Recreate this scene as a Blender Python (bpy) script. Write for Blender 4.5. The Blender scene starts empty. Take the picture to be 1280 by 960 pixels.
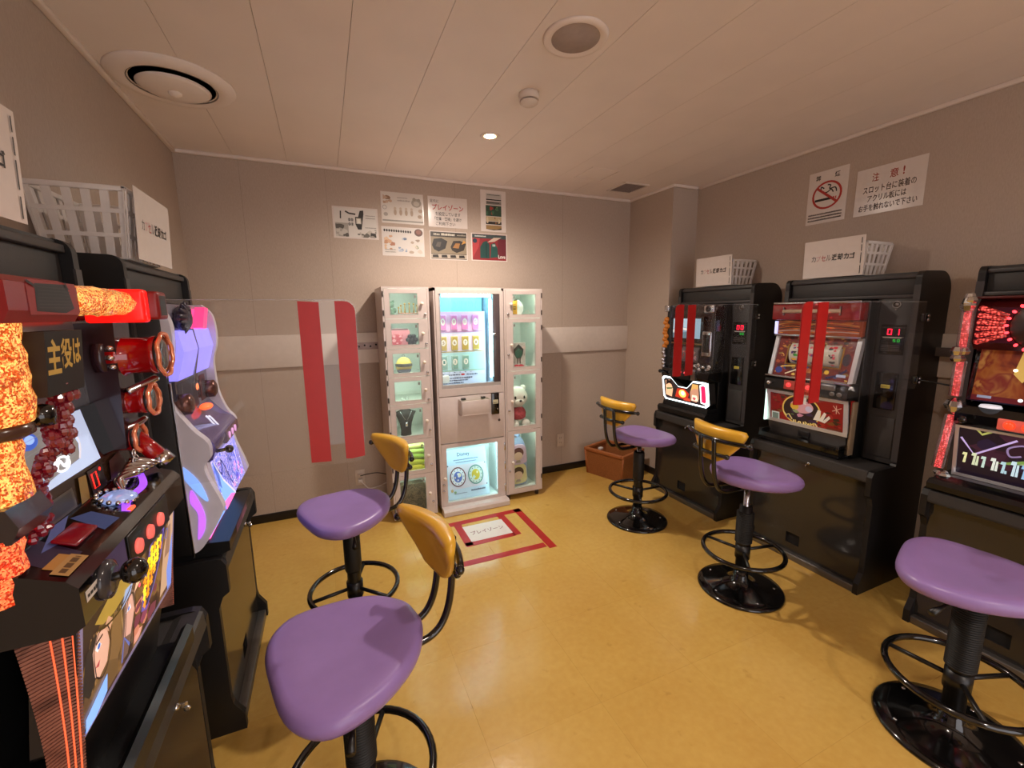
import bpy, bmesh, math, random
from mathutils import Vector, Matrix
PI = math.pi
C = bpy.context.scene.collection
scene = bpy.context.scene

# ---------------------------------------------------------------- camera
# focal length and axes solved from the room's three vanishing points (1280x960 frame)
H = 1.45
f_px = 538.0
vx = Vector((1905 - 640, 376 - 480, f_px)).normalized()
vy = Vector((403 - 640, 394 - 480, f_px))
vy = (vy - vx * vy.dot(vx)).normalized()
vz = vx.cross(vy)
if vz.y > 0: vz = -vz
cam_d = bpy.data.cameras.new('camera'); cam = bpy.data.objects.new('camera', cam_d); C.objects.link(cam)
right = Vector((vx.x, vy.x, vz.x)); down = Vector((vx.y, vy.y, vz.y)); fwd = Vector((vx.z, vy.z, vz.z))
m3 = Matrix((right, -down, -fwd)).transposed()
cam.matrix_world = Matrix.Translation((0, 0, H)) @ m3.to_4x4()
cam_d.sensor_fit = 'HORIZONTAL'; cam_d.sensor_width = 36; cam_d.lens = 36 * f_px / 1280
cam_d.clip_start = 0.02
scene.camera = cam

# ---------------------------------------------------------------- world, exposure
w = bpy.data.worlds.new('world'); scene.world = w; w.use_nodes = True
w.node_tree.nodes['Background'].inputs[0].default_value = (0.93, 0.88, 0.90, 1)
w.node_tree.nodes['Background'].inputs[1].default_value = 2.4
vs = scene.view_settings
vs.view_transform = 'Standard'; vs.look = 'None'; vs.gamma = 1; vs.use_curve_mapping = False
vs.exposure = 0.15
scene.cycles.use_denoising = True
scene.cycles.max_bounces = 10
scene.cycles.transparent_max_bounces = 16

# downlights: (x, y, watts); the first is the one in view, the others are unseen, added to light ceiling and walls
DOWNLIGHTS = [(0.94, 2.455, 90), (0.94, 0.35, 30), (0.94, -1.4, 60)]

ZC = 2.437; XL = -0.755; XR = 2.88; XP = 2.62; YP = 2.80; YB = 3.33; YF = -2.3

# ---------------------------------------------------------------- materials
def lin(c):
    c = c / 255.0
    return c / 12.92 if c <= 0.04045 else ((c + 0.055) / 1.055) ** 2.4
def rgb(h):
    if isinstance(h, str):
        h = h.lstrip('#'); h = tuple(int(h[i:i + 2], 16) for i in (0, 2, 4))
    return tuple(lin(v) for v in h)
MATS = {}
def mat(name, col=(128, 128, 128), rough=0.5, metal=0.0, emit=0.0, ecol=None, noise=0.06, nscale=30.0,
        bump=0.0, bscale=200.0, coat=0.0, spec=0.5):
    key = name
    if key in MATS: return MATS[key]
    m = bpy.data.materials.new(name); m.use_nodes = True
    nt = m.node_tree; b = nt.nodes['Principled BSDF']
    c = rgb(col)
    tc = nt.nodes.new('ShaderNodeTexCoord')
    if noise > 0:
        n = nt.nodes.new('ShaderNodeTexNoise'); n.inputs['Scale'].default_value = nscale; n.inputs['Detail'].default_value = 3
        nt.links.new(tc.outputs['Object'], n.inputs['Vector'])
        r = nt.nodes.new('ShaderNodeMapRange')
        r.inputs['From Min'].default_value = 0.3; r.inputs['From Max'].default_value = 0.7
        r.inputs['To Min'].default_value = 1 - noise; r.inputs['To Max'].default_value = 1 + noise
        nt.links.new(n.outputs['Fac'], r.inputs['Value'])
        mx = nt.nodes.new('ShaderNodeMix'); mx.data_type = 'RGBA'; mx.blend_type = 'MULTIPLY'; mx.inputs['Factor'].default_value = 1
        mx.inputs['A'].default_value = (*c, 1)
        nt.links.new(r.outputs['Result'], mx.inputs['B'])
        nt.links.new(mx.outputs['Result'], b.inputs['Base Color'])
    else:
        b.inputs['Base Color'].default_value = (*c, 1)
    b.inputs['Roughness'].default_value = rough
    b.inputs['Metallic'].default_value = metal
    b.inputs['Specular IOR Level'].default_value = spec
    b.inputs['Coat Weight'].default_value = coat
    b.inputs['Coat Roughness'].default_value = 0.08
    if emit > 0:
        b.inputs['Emission Color'].default_value = (*rgb(ecol or col), 1)
        b.inputs['Emission Strength'].default_value = emit
    if bump > 0:
        n2 = nt.nodes.new('ShaderNodeTexNoise'); n2.inputs['Scale'].default_value = bscale; n2.inputs['Detail'].default_value = 4
        nt.links.new(tc.outputs['Object'], n2.inputs['Vector'])
        bp = nt.nodes.new('ShaderNodeBump'); bp.inputs['Strength'].default_value = bump; bp.inputs['Distance'].default_value = 0.004
        nt.links.new(n2.outputs['Fac'], bp.inputs['Height']); nt.links.new(bp.outputs['Normal'], b.inputs['Normal'])
    MATS[key] = m
    return m
def ink(col, emit=0.0):
    """print colour; with emit > 0 a backlit print"""
    if not isinstance(col, str): col = '%02x%02x%02x' % tuple(col)
    return mat('ink_%s_%g' % (col.lstrip('#'), emit), col, 0.45 if emit == 0 else 0.3, emit=emit, noise=0.0)
def glass(name, tint=(1, 1, 1), refl=1.0, rough=0.02, haze=0.0):
    if name in MATS: return MATS[name]
    m = bpy.data.materials.new(name); m.use_nodes = True; nt = m.node_tree
    for n in list(nt.nodes):
        if n.type == 'BSDF_PRINCIPLED': nt.nodes.remove(n)
    out = [n for n in nt.nodes if n.type == 'OUTPUT_MATERIAL'][0]
    t = nt.nodes.new('ShaderNodeBsdfTransparent'); t.inputs[0].default_value = (*tint, 1)
    g = nt.nodes.new('ShaderNodeBsdfGlossy'); g.inputs['Roughness'].default_value = rough
    fr = nt.nodes.new('ShaderNodeFresnel')
    ge = nt.nodes.new('ShaderNodeNewGeometry'); io = nt.nodes.new('ShaderNodeMapRange')   # same reflectance on both faces of a thin sheet
    io.inputs['To Min'].default_value = 1.45; io.inputs['To Max'].default_value = 1 / 1.45
    nt.links.new(ge.outputs['Backfacing'], io.inputs['Value']); nt.links.new(io.outputs[0], fr.inputs['IOR'])
    mu = nt.nodes.new('ShaderNodeMath'); mu.operation = 'MULTIPLY'; mu.inputs[1].default_value = refl
    nt.links.new(fr.outputs[0], mu.inputs[0])
    mx = nt.nodes.new('ShaderNodeMixShader')
    nt.links.new(mu.outputs[0], mx.inputs[0]); nt.links.new(t.outputs[0], mx.inputs[1]); nt.links.new(g.outputs[0], mx.inputs[2])
    last = mx
    if haze > 0:
        d = nt.nodes.new('ShaderNodeBsdfDiffuse'); d.inputs[0].default_value = (0.8, 0.78, 0.8, 1)
        n = nt.nodes.new('ShaderNodeTexNoise'); n.inputs['Scale'].default_value = 9; n.inputs['Detail'].default_value = 6
        ml = nt.nodes.new('ShaderNodeMath'); ml.operation = 'MULTIPLY'; ml.inputs[1].default_value = haze * 2
        nt.links.new(n.outputs['Fac'], ml.inputs[0])
        m2 = nt.nodes.new('ShaderNodeMixShader'); nt.links.new(ml.outputs[0], m2.inputs[0])
        nt.links.new(mx.outputs[0], m2.inputs[1]); nt.links.new(d.outputs[0], m2.inputs[2]); last = m2
    nt.links.new(last.outputs[0], out.inputs['Surface'])
    MATS[name] = m
    return m

def mat_floor():
    m = bpy.data.materials.new('yellow_vinyl'); m.use_nodes = True; nt = m.node_tree; b = nt.nodes['Principled BSDF']
    g = nt.nodes.new('ShaderNodeNewGeometry'); oi = nt.nodes.new('ShaderNodeObjectInfo')
    n1 = nt.nodes.new('ShaderNodeTexNoise'); n1.inputs['Scale'].default_value = 2.2; n1.inputs['Detail'].default_value = 5
    n2 = nt.nodes.new('ShaderNodeTexNoise'); n2.inputs['Scale'].default_value = 38; n2.inputs['Detail'].default_value = 4
    n3 = nt.nodes.new('ShaderNodeTexNoise'); n3.inputs['Scale'].default_value = 14; n3.inputs['Detail'].default_value = 6
    for n in (n1, n2, n3): nt.links.new(g.outputs['Position'], n.inputs['Vector'])
    cr = nt.nodes.new('ShaderNodeValToRGB')
    cr.color_ramp.elements[0].position = 0.3; cr.color_ramp.elements[0].color = (*rgb((198, 155, 76)), 1)
    cr.color_ramp.elements[1].position = 0.72; cr.color_ramp.elements[1].color = (*rgb((216, 178, 96)), 1)
    ad = nt.nodes.new('ShaderNodeMath'); ad.operation = 'MULTIPLY_ADD'; ad.inputs[1].default_value = 0.35
    nt.links.new(n2.outputs['Fac'], ad.inputs[0]); 
    ad2 = nt.nodes.new('ShaderNodeMath'); ad2.operation = 'MULTIPLY_ADD'; ad2.inputs[1].default_value = 0.55
    nt.links.new(n1.outputs['Fac'], ad2.inputs[0])
    ad3 = nt.nodes.new('ShaderNodeMath'); ad3.operation = 'MULTIPLY'; ad3.inputs[1].default_value = 0.12
    nt.links.new(oi.outputs['Random'], ad3.inputs[0]); nt.links.new(ad3.outputs[0], ad2.inputs[2]); nt.links.new(ad2.outputs[0], ad.inputs[2])
    nt.links.new(ad.outputs[0], cr.inputs[0])
    # dark scuffs
    sc = nt.nodes.new('ShaderNodeValToRGB'); sc.color_ramp.elements[0].position = 0.66; sc.color_ramp.elements[0].color = (1, 1, 1, 1)
    sc.color_ramp.elements[1].position = 0.8; sc.color_ramp.elements[1].color = (0.72, 0.66, 0.58, 1)
    nt.links.new(n3.outputs['Fac'], sc.inputs[0])
    mx = nt.nodes.new('ShaderNodeMix'); mx.data_type = 'RGBA'; mx.blend_type = 'MULTIPLY'; mx.inputs['Factor'].default_value = 1
    nt.links.new(cr.outputs[0], mx.inputs['A']); nt.links.new(sc.outputs[0], mx.inputs['B'])
    nt.links.new(mx.outputs['Result'], b.inputs['Base Color'])
    mr = nt.nodes.new('ShaderNodeMapRange'); mr.inputs['To Min'].default_value = 0.10; mr.inputs['To Max'].default_value = 0.26
    nt.links.new(n1.outputs['Fac'], mr.inputs['Value']); nt.links.new(mr.outputs[0], b.inputs['Roughness'])
    bp = nt.nodes.new('ShaderNodeBump'); bp.inputs['Strength'].default_value = 0.08; bp.inputs['Distance'].default_value = 0.01
    nt.links.new(n3.outputs['Fac'], bp.inputs['Height']); nt.links.new(bp.outputs['Normal'], b.inputs['Normal'])
    return m
def mat_wall():
    m = bpy.data.materials.new('woven_wallpaper'); m.use_nodes = True; nt = m.node_tree; b = nt.nodes['Principled BSDF']
    g = nt.nodes.new('ShaderNodeNewGeometry')
    mp = nt.nodes.new('ShaderNodeMapping'); mp.inputs['Scale'].default_value = (260, 260, 60)
    nt.links.new(g.outputs['Position'], mp.inputs['Vector'])
    n = nt.nodes.new('ShaderNodeTexNoise'); n.inputs['Scale'].default_value = 1; n.inputs['Detail'].default_value = 3
    nt.links.new(mp.outputs[0], n.inputs['Vector'])
    n2 = nt.nodes.new('ShaderNodeTexNoise'); n2.inputs['Scale'].default_value = 1.6; n2.inputs['Detail'].default_value = 4
    nt.links.new(g.outputs['Position'], n2.inputs['Vector'])
    cr = nt.nodes.new('ShaderNodeValToRGB')
    cr.color_ramp.elements[0].position = 0.25; cr.color_ramp.elements[0].color = (*rgb((176, 159, 146)), 1)
    cr.color_ramp.elements[1].position = 0.75; cr.color_ramp.elements[1].color = (*rgb((194, 178, 164)), 1)
    ad = nt.nodes.new('ShaderNodeMath'); ad.operation = 'MULTIPLY_ADD'; ad.inputs[1].default_value = 0.6
    ad2 = nt.nodes.new('ShaderNodeMath'); ad2.operation = 'MULTIPLY'; ad2.inputs[1].default_value = 0.4
    nt.links.new(n2.outputs['Fac'], ad2.inputs[0]); nt.links.new(n.outputs['Fac'], ad.inputs[0]); nt.links.new(ad2.outputs[0], ad.inputs[2])
    nt.links.new(ad.outputs[0], cr.inputs[0]); nt.links.new(cr.outputs[0], b.inputs['Base Color'])
    b.inputs['Roughness'].default_value = 0.85
    bp = nt.nodes.new('ShaderNodeBump'); bp.inputs['Strength'].default_value = 0.25; bp.inputs['Distance'].default_value = 0.003
    nt.links.new(n.outputs['Fac'], bp.inputs['Height']); nt.links.new(bp.outputs['Normal'], b.inputs['Normal'])
    return m
def mat_crystal(name, c0, c1, strength, scale=60):
    """faceted lit plastic over a lamp: glints of varying brightness cell by cell"""
    if name in MATS: return MATS[name]
    m = bpy.data.materials.new(name); m.use_nodes = True; nt = m.node_tree; b = nt.nodes['Principled BSDF']
    tc = nt.nodes.new('ShaderNodeTexCoord')
    v = nt.nodes.new('ShaderNodeTexVoronoi'); v.inputs['Scale'].default_value = scale
    n = nt.nodes.new('ShaderNodeTexNoise'); n.inputs['Scale'].default_value = scale * .12; n.inputs['Detail'].default_value = 4
    nt.links.new(tc.outputs['Object'], v.inputs['Vector']); nt.links.new(tc.outputs['Object'], n.inputs['Vector'])
    sp = nt.nodes.new('ShaderNodeSeparateColor'); nt.links.new(v.outputs['Color'], sp.inputs[0])
    ad = nt.nodes.new('ShaderNodeMath'); ad.operation = 'MULTIPLY_ADD'; ad.inputs[1].default_value = .55
    nt.links.new(sp.outputs[0], ad.inputs[0])
    ml = nt.nodes.new('ShaderNodeMath'); ml.operation = 'MULTIPLY'; ml.inputs[1].default_value = .55
    nt.links.new(n.outputs['Fac'], ml.inputs[0]); nt.links.new(ml.outputs[0], ad.inputs[2])
    cr = nt.nodes.new('ShaderNodeValToRGB'); es = cr.color_ramp.elements
    es[0].position = .22; es[0].color = (*[x * .18 for x in rgb(c0)], 1)
    es[1].position = .85; es[1].color = (*[min(x * 1.6, 2) for x in rgb(c1)], 1)
    e_ = es.new(.5); e_.color = (*[x * .75 for x in rgb(c0)], 1)
    e_ = es.new(.66); e_.color = (*rgb(c1), 1)
    nt.links.new(ad.outputs[0], cr.inputs[0])
    b.inputs['Base Color'].default_value = (*[x * 0.3 for x in rgb(c0)], 1); b.inputs['Roughness'].default_value = 0.12
    b.inputs['Coat Weight'].default_value = .6
    nt.links.new(cr.outputs[0], b.inputs['Emission Color']); b.inputs['Emission Strength'].default_value = strength
    bp = nt.nodes.new('ShaderNodeBump'); bp.inputs['Strength'].default_value = 0.8; bp.inputs['Distance'].default_value = 0.003
    nt.links.new(v.outputs['Distance'], bp.inputs['Height']); nt.links.new(bp.outputs['Normal'], b.inputs['Normal'])
    MATS[name] = m
    return m
def mat_led(name, c0, c1, strength, scale=160):
    """panel of small LEDs: bright dots on a dark body"""
    if name in MATS: return MATS[name]
    m = bpy.data.materials.new(name); m.use_nodes = True; nt = m.node_tree; b = nt.nodes['Principled BSDF']
    tc = nt.nodes.new('ShaderNodeTexCoord')
    v = nt.nodes.new('ShaderNodeTexVoronoi'); v.inputs['Scale'].default_value = scale; v.inputs['Randomness'].default_value = 0.55
    nt.links.new(tc.outputs['Object'], v.inputs['Vector'])
    cr = nt.nodes.new('ShaderNodeValToRGB')
    cr.color_ramp.elements[0].position = 0.18; cr.color_ramp.elements[0].color = (*rgb(c0), 1)
    cr.color_ramp.elements[1].position = 0.55; cr.color_ramp.elements[1].color = (*rgb(c1), 1)
    nt.links.new(v.outputs['Distance'], cr.inputs[0])
    b.inputs['Base Color'].default_value = (*[x * 0.3 for x in rgb(c0)], 1); b.inputs['Roughness'].default_value = 0.2
    nt.links.new(cr.outputs[0], b.inputs['Emission Color']); b.inputs['Emission Strength'].default_value = strength
    MATS[name] = m
    return m
def mat_blotch(name, cols, strength=0.0, scale=14, rough=0.35):
    """mottled multi-colour print, lit from behind when strength > 0"""
    if name in MATS: return MATS[name]
    m = bpy.data.materials.new(name); m.use_nodes = True; nt = m.node_tree; b = nt.nodes['Principled BSDF']
    tc = nt.nodes.new('ShaderNodeTexCoord')
    n = nt.nodes.new('ShaderNodeTexNoise'); n.inputs['Scale'].default_value = scale; n.inputs['Detail'].default_value = 3; n.inputs['Distortion'].default_value = 1.2
    nt.links.new(tc.outputs['Object'], n.inputs['Vector'])
    cr = nt.nodes.new('ShaderNodeValToRGB'); cr.color_ramp.interpolation = 'CONSTANT' if strength >= 0 and rough < 0.5 else 'LINEAR'
    es = cr.color_ramp.elements
    while len(es) < len(cols): es.new(0.5)
    for i, c in enumerate(cols):
        es[i].position = 0.28 + 0.44 * i / len(cols); es[i].color = (*rgb(c), 1)
    nt.links.new(n.outputs['Fac'], cr.inputs[0]); nt.links.new(cr.outputs[0], b.inputs['Base Color'])
    b.inputs['Roughness'].default_value = rough
    if strength > 0:
        nt.links.new(cr.outputs[0], b.inputs['Emission Color']); b.inputs['Emission Strength'].default_value = strength
    MATS[name] = m
    return m

M = dict(
    floor=mat_floor(), wall=mat_wall(),
    ceiling=mat('ceiling_panel_white', (236, 224, 216), 0.55, noise=0.03, nscale=3),
    white_trim=mat('white_trim', (222, 210, 200), 0.6, noise=0.03),
    base=mat('baseboard_black', (26, 22, 20), 0.4),
    cab=mat('cabinet_charcoal', (52, 50, 49), 0.5, bump=0.15, bscale=400),
    cab_edge=mat('cabinet_edge_grey', (60, 57, 57), 0.42),
    cab_black=mat('cabinet_black', (20, 19, 20), 0.45),
    gloss_panel=mat('smoked_gloss_panel', (40, 37, 35), 0.12, noise=0.03, spec=0.7),
    black=mat('black_plastic', (16, 16, 17), 0.35),
    black_gloss=mat('black_gloss', (9, 9, 10), 0.12, coat=0.5, noise=0),
    black_rubber=mat('black_rubber', (20, 20, 20), 0.55),
    chrome=mat('chrome', (205, 205, 208), 0.14, metal=1.0, noise=0.02),
    brushed=mat('brushed_metal', (150, 148, 146), 0.35, metal=1.0),
    silver=mat('silver_trim', (206, 206, 210), 0.3, metal=0.45, noise=0.02),
    steel=mat('aluminium_strip', (120, 116, 112), 0.4, metal=0.8),
    purple=mat('purple_vinyl', (148, 120, 182), 0.32, noise=0.05, nscale=12, bump=0.05, bscale=500, spec=0.5),
    yellow=mat('yellow_vinyl_pad', (224, 172, 56), 0.28, noise=0.05, nscale=12, bump=0.05, bscale=500),
    acrylic=glass('clear_acrylic', (0.975, 0.975, 0.98), 0.6, 0.015, haze=0.012),
    pane=glass('window_glass', (0.97, 0.99, 0.98), 0.7, 0.01),
    red_tape=mat('red_tape', (178, 24, 22), 0.4, noise=0.04),
    tape_edge=mat('red_tape_edge', (220, 150, 130), 0.5, noise=0.0),
    paper=mat('white_paper', (226, 218, 212), 0.45, noise=0.02),
    laminate=mat('laminated_paper', (222, 212, 206), 0.2, noise=0.02),
    basket=mat('white_basket_plastic', (224, 218, 214), 0.4, noise=0.03),
    locker=mat('locker_white_enamel', (208, 194, 188), 0.35, noise=0.03),
    locker_in=mat('locker_inside_white', (230, 236, 230), 0.5, noise=0.02),
    dark_hinge=mat('hinge_dark', (60, 48, 44), 0.4),
    wicker=mat('brown_wicker', (150, 92, 48), 0.6, noise=0.15, nscale=90, bump=0.5, bscale=120),
    outlet=mat('outlet_cream', (205, 190, 176), 0.4),
)
LED_G = mat('led_strip_greenwhite', (236, 255, 240), 0.4, emit=24, ecol=(225, 250, 232), noise=0)
LED_C = mat('led_strip_cyan', (225, 250, 255), 0.4, emit=16, ecol=(190, 242, 250), noise=0)

# ---------------------------------------------------------------- mesh helpers
class B:
    def __init__(s): s.v = []; s.f = []; s.m = []; s.s = []; s.mat = 0; s.smooth = False; s.M = Matrix()
    def add(s, vs, fs, smooth=None, m=None):
        o = len(s.v); s.v += [tuple(s.M @ Vector(p)) for p in vs]
        for f in fs:
            s.f.append([i + o for i in f]); s.m.append(s.mat if m is None else m); s.s.append(s.smooth if smooth is None else smooth)
        return s
    def box(s, x0, y0, z0, x1, y1, z1, r=0.0, seg=2, m=None):
        x0, x1 = min(x0, x1), max(x0, x1); y0, y1 = min(y0, y1), max(y0, y1); z0, z1 = min(z0, z1), max(z0, z1)
        if r <= 0:
            v = [(x0, y0, z0), (x1, y0, z0), (x1, y1, z0), (x0, y1, z0), (x0, y0, z1), (x1, y0, z1), (x1, y1, z1), (x0, y1, z1)]
            return s.add(v, [(0, 3, 2, 1), (4, 5, 6, 7), (0, 1, 5, 4), (1, 2, 6, 5), (2, 3, 7, 6), (3, 0, 4, 7)], False, m)
        bm = bmesh.new(); bmesh.ops.create_cube(bm, size=1)
        for q in bm.verts:
            q.co = Vector(((x0 + x1) / 2 + q.co.x * (x1 - x0), (y0 + y1) / 2 + q.co.y * (y1 - y0), (z0 + z1) / 2 + q.co.z * (z1 - z0)))
        r = min(r, (x1 - x0) * .49, (y1 - y0) * .49, (z1 - z0) * .49)
        bmesh.ops.bevel(bm, geom=bm.edges[:] + bm.verts[:], offset=r, segments=seg, affect='EDGES', profile=0.5)
        bm.verts.index_update()
        s.add([tuple(q.co) for q in bm.verts], [[q.index for q in f.verts] for f in bm.faces], True, m); bm.free()
        return s
    def prism(s, pts, fn, a, b, m=None, smooth=False):
        """extrude the 2-D outline pts from a to b; fn(p, t) gives the 3-D point"""
        n = len(pts)
        v = [fn(p, a) for p in pts] + [fn(p, b) for p in pts]
        f = [list(range(n))[::-1], [n + i for i in range(n)]] + [(i, (i + 1) % n, n + (i + 1) % n, n + i) for i in range(n)]
        return s.add(v, f, smooth, m)
    def loft(s, rings, closed=True, caps=True, smooth=True, m=None):
        n = len(rings[0]); v = [p for r in rings for p in r]; f = []
        for k in range(len(rings) - 1):
            for i in range(n if closed else n - 1):
                j = (i + 1) % n
                f.append((k * n + i, k * n + j, (k + 1) * n + j, (k + 1) * n + i))
        if caps and closed:
            f.append(list(range(n))[::-1]); f.append([(len(rings) - 1) * n + i for i in range(n)])
        return s.add(v, f, smooth, m)
    def tube(s, pts, r, seg=10, closed=False, m=None, caps=True):
        pts = [Vector(p) for p in pts]; n = len(pts); rs = r if isinstance(r, (list, tuple)) else [r] * n
        rings = []; up = None
        for i, p in enumerate(pts):
            if closed: d = (pts[(i + 1) % n] - pts[i - 1]).normalized()
            else: d = (pts[min(i + 1, n - 1)] - pts[max(i - 1, 0)]).normalized()
            if up is None:
                up = Vector((0, 0, 1)) if abs(d.z) < 0.9 else Vector((1, 0, 0))
            u = (up - d * up.dot(d)).normalized(); up = u; w_ = d.cross(u)
            rings.append([tuple(p + (u * math.cos(2 * PI * k / seg) + w_ * math.sin(2 * PI * k / seg)) * rs[i]) for k in range(seg)])
        if closed: rings.append(rings[0])
        return s.loft(rings, True, caps and not closed, True, m)
    def cyl(s, p0, p1, r, seg=16, r2=None, m=None):
        return s.tube([p0, p1], [r, r if r2 is None else r2], seg, m=m)
    def lathe(s, prof, c=(0, 0, 0), seg=24, axis='z', m=None, smooth=True):
        rings = []
        for r, z in prof:
            ring = []
            for k in range(seg):
                a = 2 * PI * k / seg; x, y = max(r, 1e-5) * math.cos(a), max(r, 1e-5) * math.sin(a)
                p = (x, y, z) if axis == 'z' else ((z, x, y) if axis == 'x' else (y, z, x))
                ring.append((c[0] + p[0], c[1] + p[1], c[2] + p[2]))
            rings.append(ring)
        return s.loft(rings, True, True, smooth, m)
    def ell(s, c, r, seg=16, rings=9, m=None):
        if not isinstance(r, (list, tuple)): r = (r, r, r)
        R_ = []
        for i in range(rings + 1):
            t = -PI / 2 + PI * i / rings; k_ = max(math.cos(t), 1e-3)
            R_.append([(c[0] + r[0] * k_ * math.cos(2 * PI * k / seg), c[1] + r[1] * k_ * math.sin(2 * PI * k / seg), c[2] + r[2] * math.sin(t)) for k in range(seg)])
        return s.loft(R_, True, True, True, m)
    def mesh(s, name, recalc=True):
        me = bpy.data.meshes.new(name); me.from_pydata(s.v, [], s.f)
        me.polygons.foreach_set('material_index', s.m); me.polygons.foreach_set('use_smooth', s.s)
        if recalc:
            bm = bmesh.new(); bm.from_mesh(me); bmesh.ops.recalc_face_normals(bm, faces=bm.faces[:]); bm.to_mesh(me); bm.free()
        me.update(); return me

def obj(name, b, mats, parent=None, kind=None, label=None, recalc=True, loc=None, rot=None):
    me = b.mesh(name, recalc) if isinstance(b, B) else b
    if not isinstance(mats, (list, tuple)): mats = [mats]
    if not me.materials:
        for m in mats: me.materials.append(M[m] if isinstance(m, str) else m)
    o = bpy.data.objects.new(name, me); C.objects.link(o)
    if parent: o.parent = parent
    if kind: o['kind'] = kind
    if label: o['label'] = label
    if loc: o.location = loc
    if rot: o.rotation_euler = rot
    return o
def tag(o, label, cat, group=None):
    o['label'] = label; o['category'] = cat
    if group: o['group'] = group
    return o
def thing(name, label, cat, loc=(0, 0, 0), rz=0, group=None):
    o = bpy.data.objects.new(name, None); C.objects.link(o); o.empty_display_size = 0.05
    o.location = loc; o.rotation_euler = (0, 0, rz)
    return tag(o, label, cat, group)
def struct(name, b, mats, parent=None):
    return obj(name, b, mats, parent, kind=None if parent else 'structure')
def copy_tree(o, parent=None):
    c = o.copy(); C.objects.link(c); c.parent = parent
    for ch in list(o.children): copy_tree(ch, c)
    return c
def bx(x0, y0, z0, x1, y1, z1, r=0.0, seg=2): return B().box(x0, y0, z0, x1, y1, z1, r, seg)
def arc(cx, cy, r, a0, a1, n=6): return [(cx + r * math.cos(a0 + (a1 - a0) * i / n), cy + r * math.sin(a0 + (a1 - a0) * i / n)) for i in range(n + 1)]
def smooth_closed(pts, n=6):
    out = []; L = len(pts)
    for i in range(L):
        p0, p1, p2, p3 = pts[i - 1], pts[i], pts[(i + 1) % L], pts[(i + 2) % L]
        for k in range(n):
            t = k / n
            out.append(tuple(0.5 * (2 * b + (-a + c) * t + (2 * a - 5 * b + 4 * c - d) * t * t + (-a + 3 * b - 3 * c + d) * t ** 3) for a, b, c, d in zip(p0, p1, p2, p3)))
    return out
def smooth_open(pts, n=6):
    P = [pts[0]] + list(pts) + [pts[-1]]; out = []
    for i in range(1, len(P) - 2):
        for k in range(n):
            t = k / n
            out.append(tuple(0.5 * (2 * b + (-a + c) * t + (2 * a - 5 * b + 4 * c - d) * t * t + (-a + 3 * b - 3 * c + d) * t ** 3) for a, b, c, d in zip(P[i - 1], P[i], P[i + 1], P[i + 2])))
    out.append(tuple(pts[-1])); return out

TXT = {}
def text_geo(s, bold=0.0):
    """flat outline of a string in the built-in font, scaled into the unit square"""
    k = (s, bold)
    if k in TXT: return TXT[k]
    cu = bpy.data.curves.new('t', 'FONT'); cu.body = s; cu.size = 1; cu.resolution_u = 2; cu.offset = bold
    o = bpy.data.objects.new('t', cu); C.objects.link(o)
    bpy.context.view_layer.update()
    dg = bpy.context.evaluated_depsgraph_get()
    me = bpy.data.meshes.new_from_object(o.evaluated_get(dg))
    vs_ = [(v.co.x, v.co.y) for v in me.vertices]; fs = [list(p.vertices) for p in me.polygons]
    bpy.data.objects.remove(o); bpy.data.curves.remove(cu); bpy.data.meshes.remove(me)
    if vs_:
        x0 = min(v[0] for v in vs_); x1 = max(v[0] for v in vs_); y0 = min(v[1] for v in vs_); y1 = max(v[1] for v in vs_)
        vs_ = [((x - x0) / max(x1 - x0, 1e-6), (y - y0) / max(y1 - y0, 1e-6)) for x, y in vs_]
    TXT[k] = (vs_, fs); return TXT[k]

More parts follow.
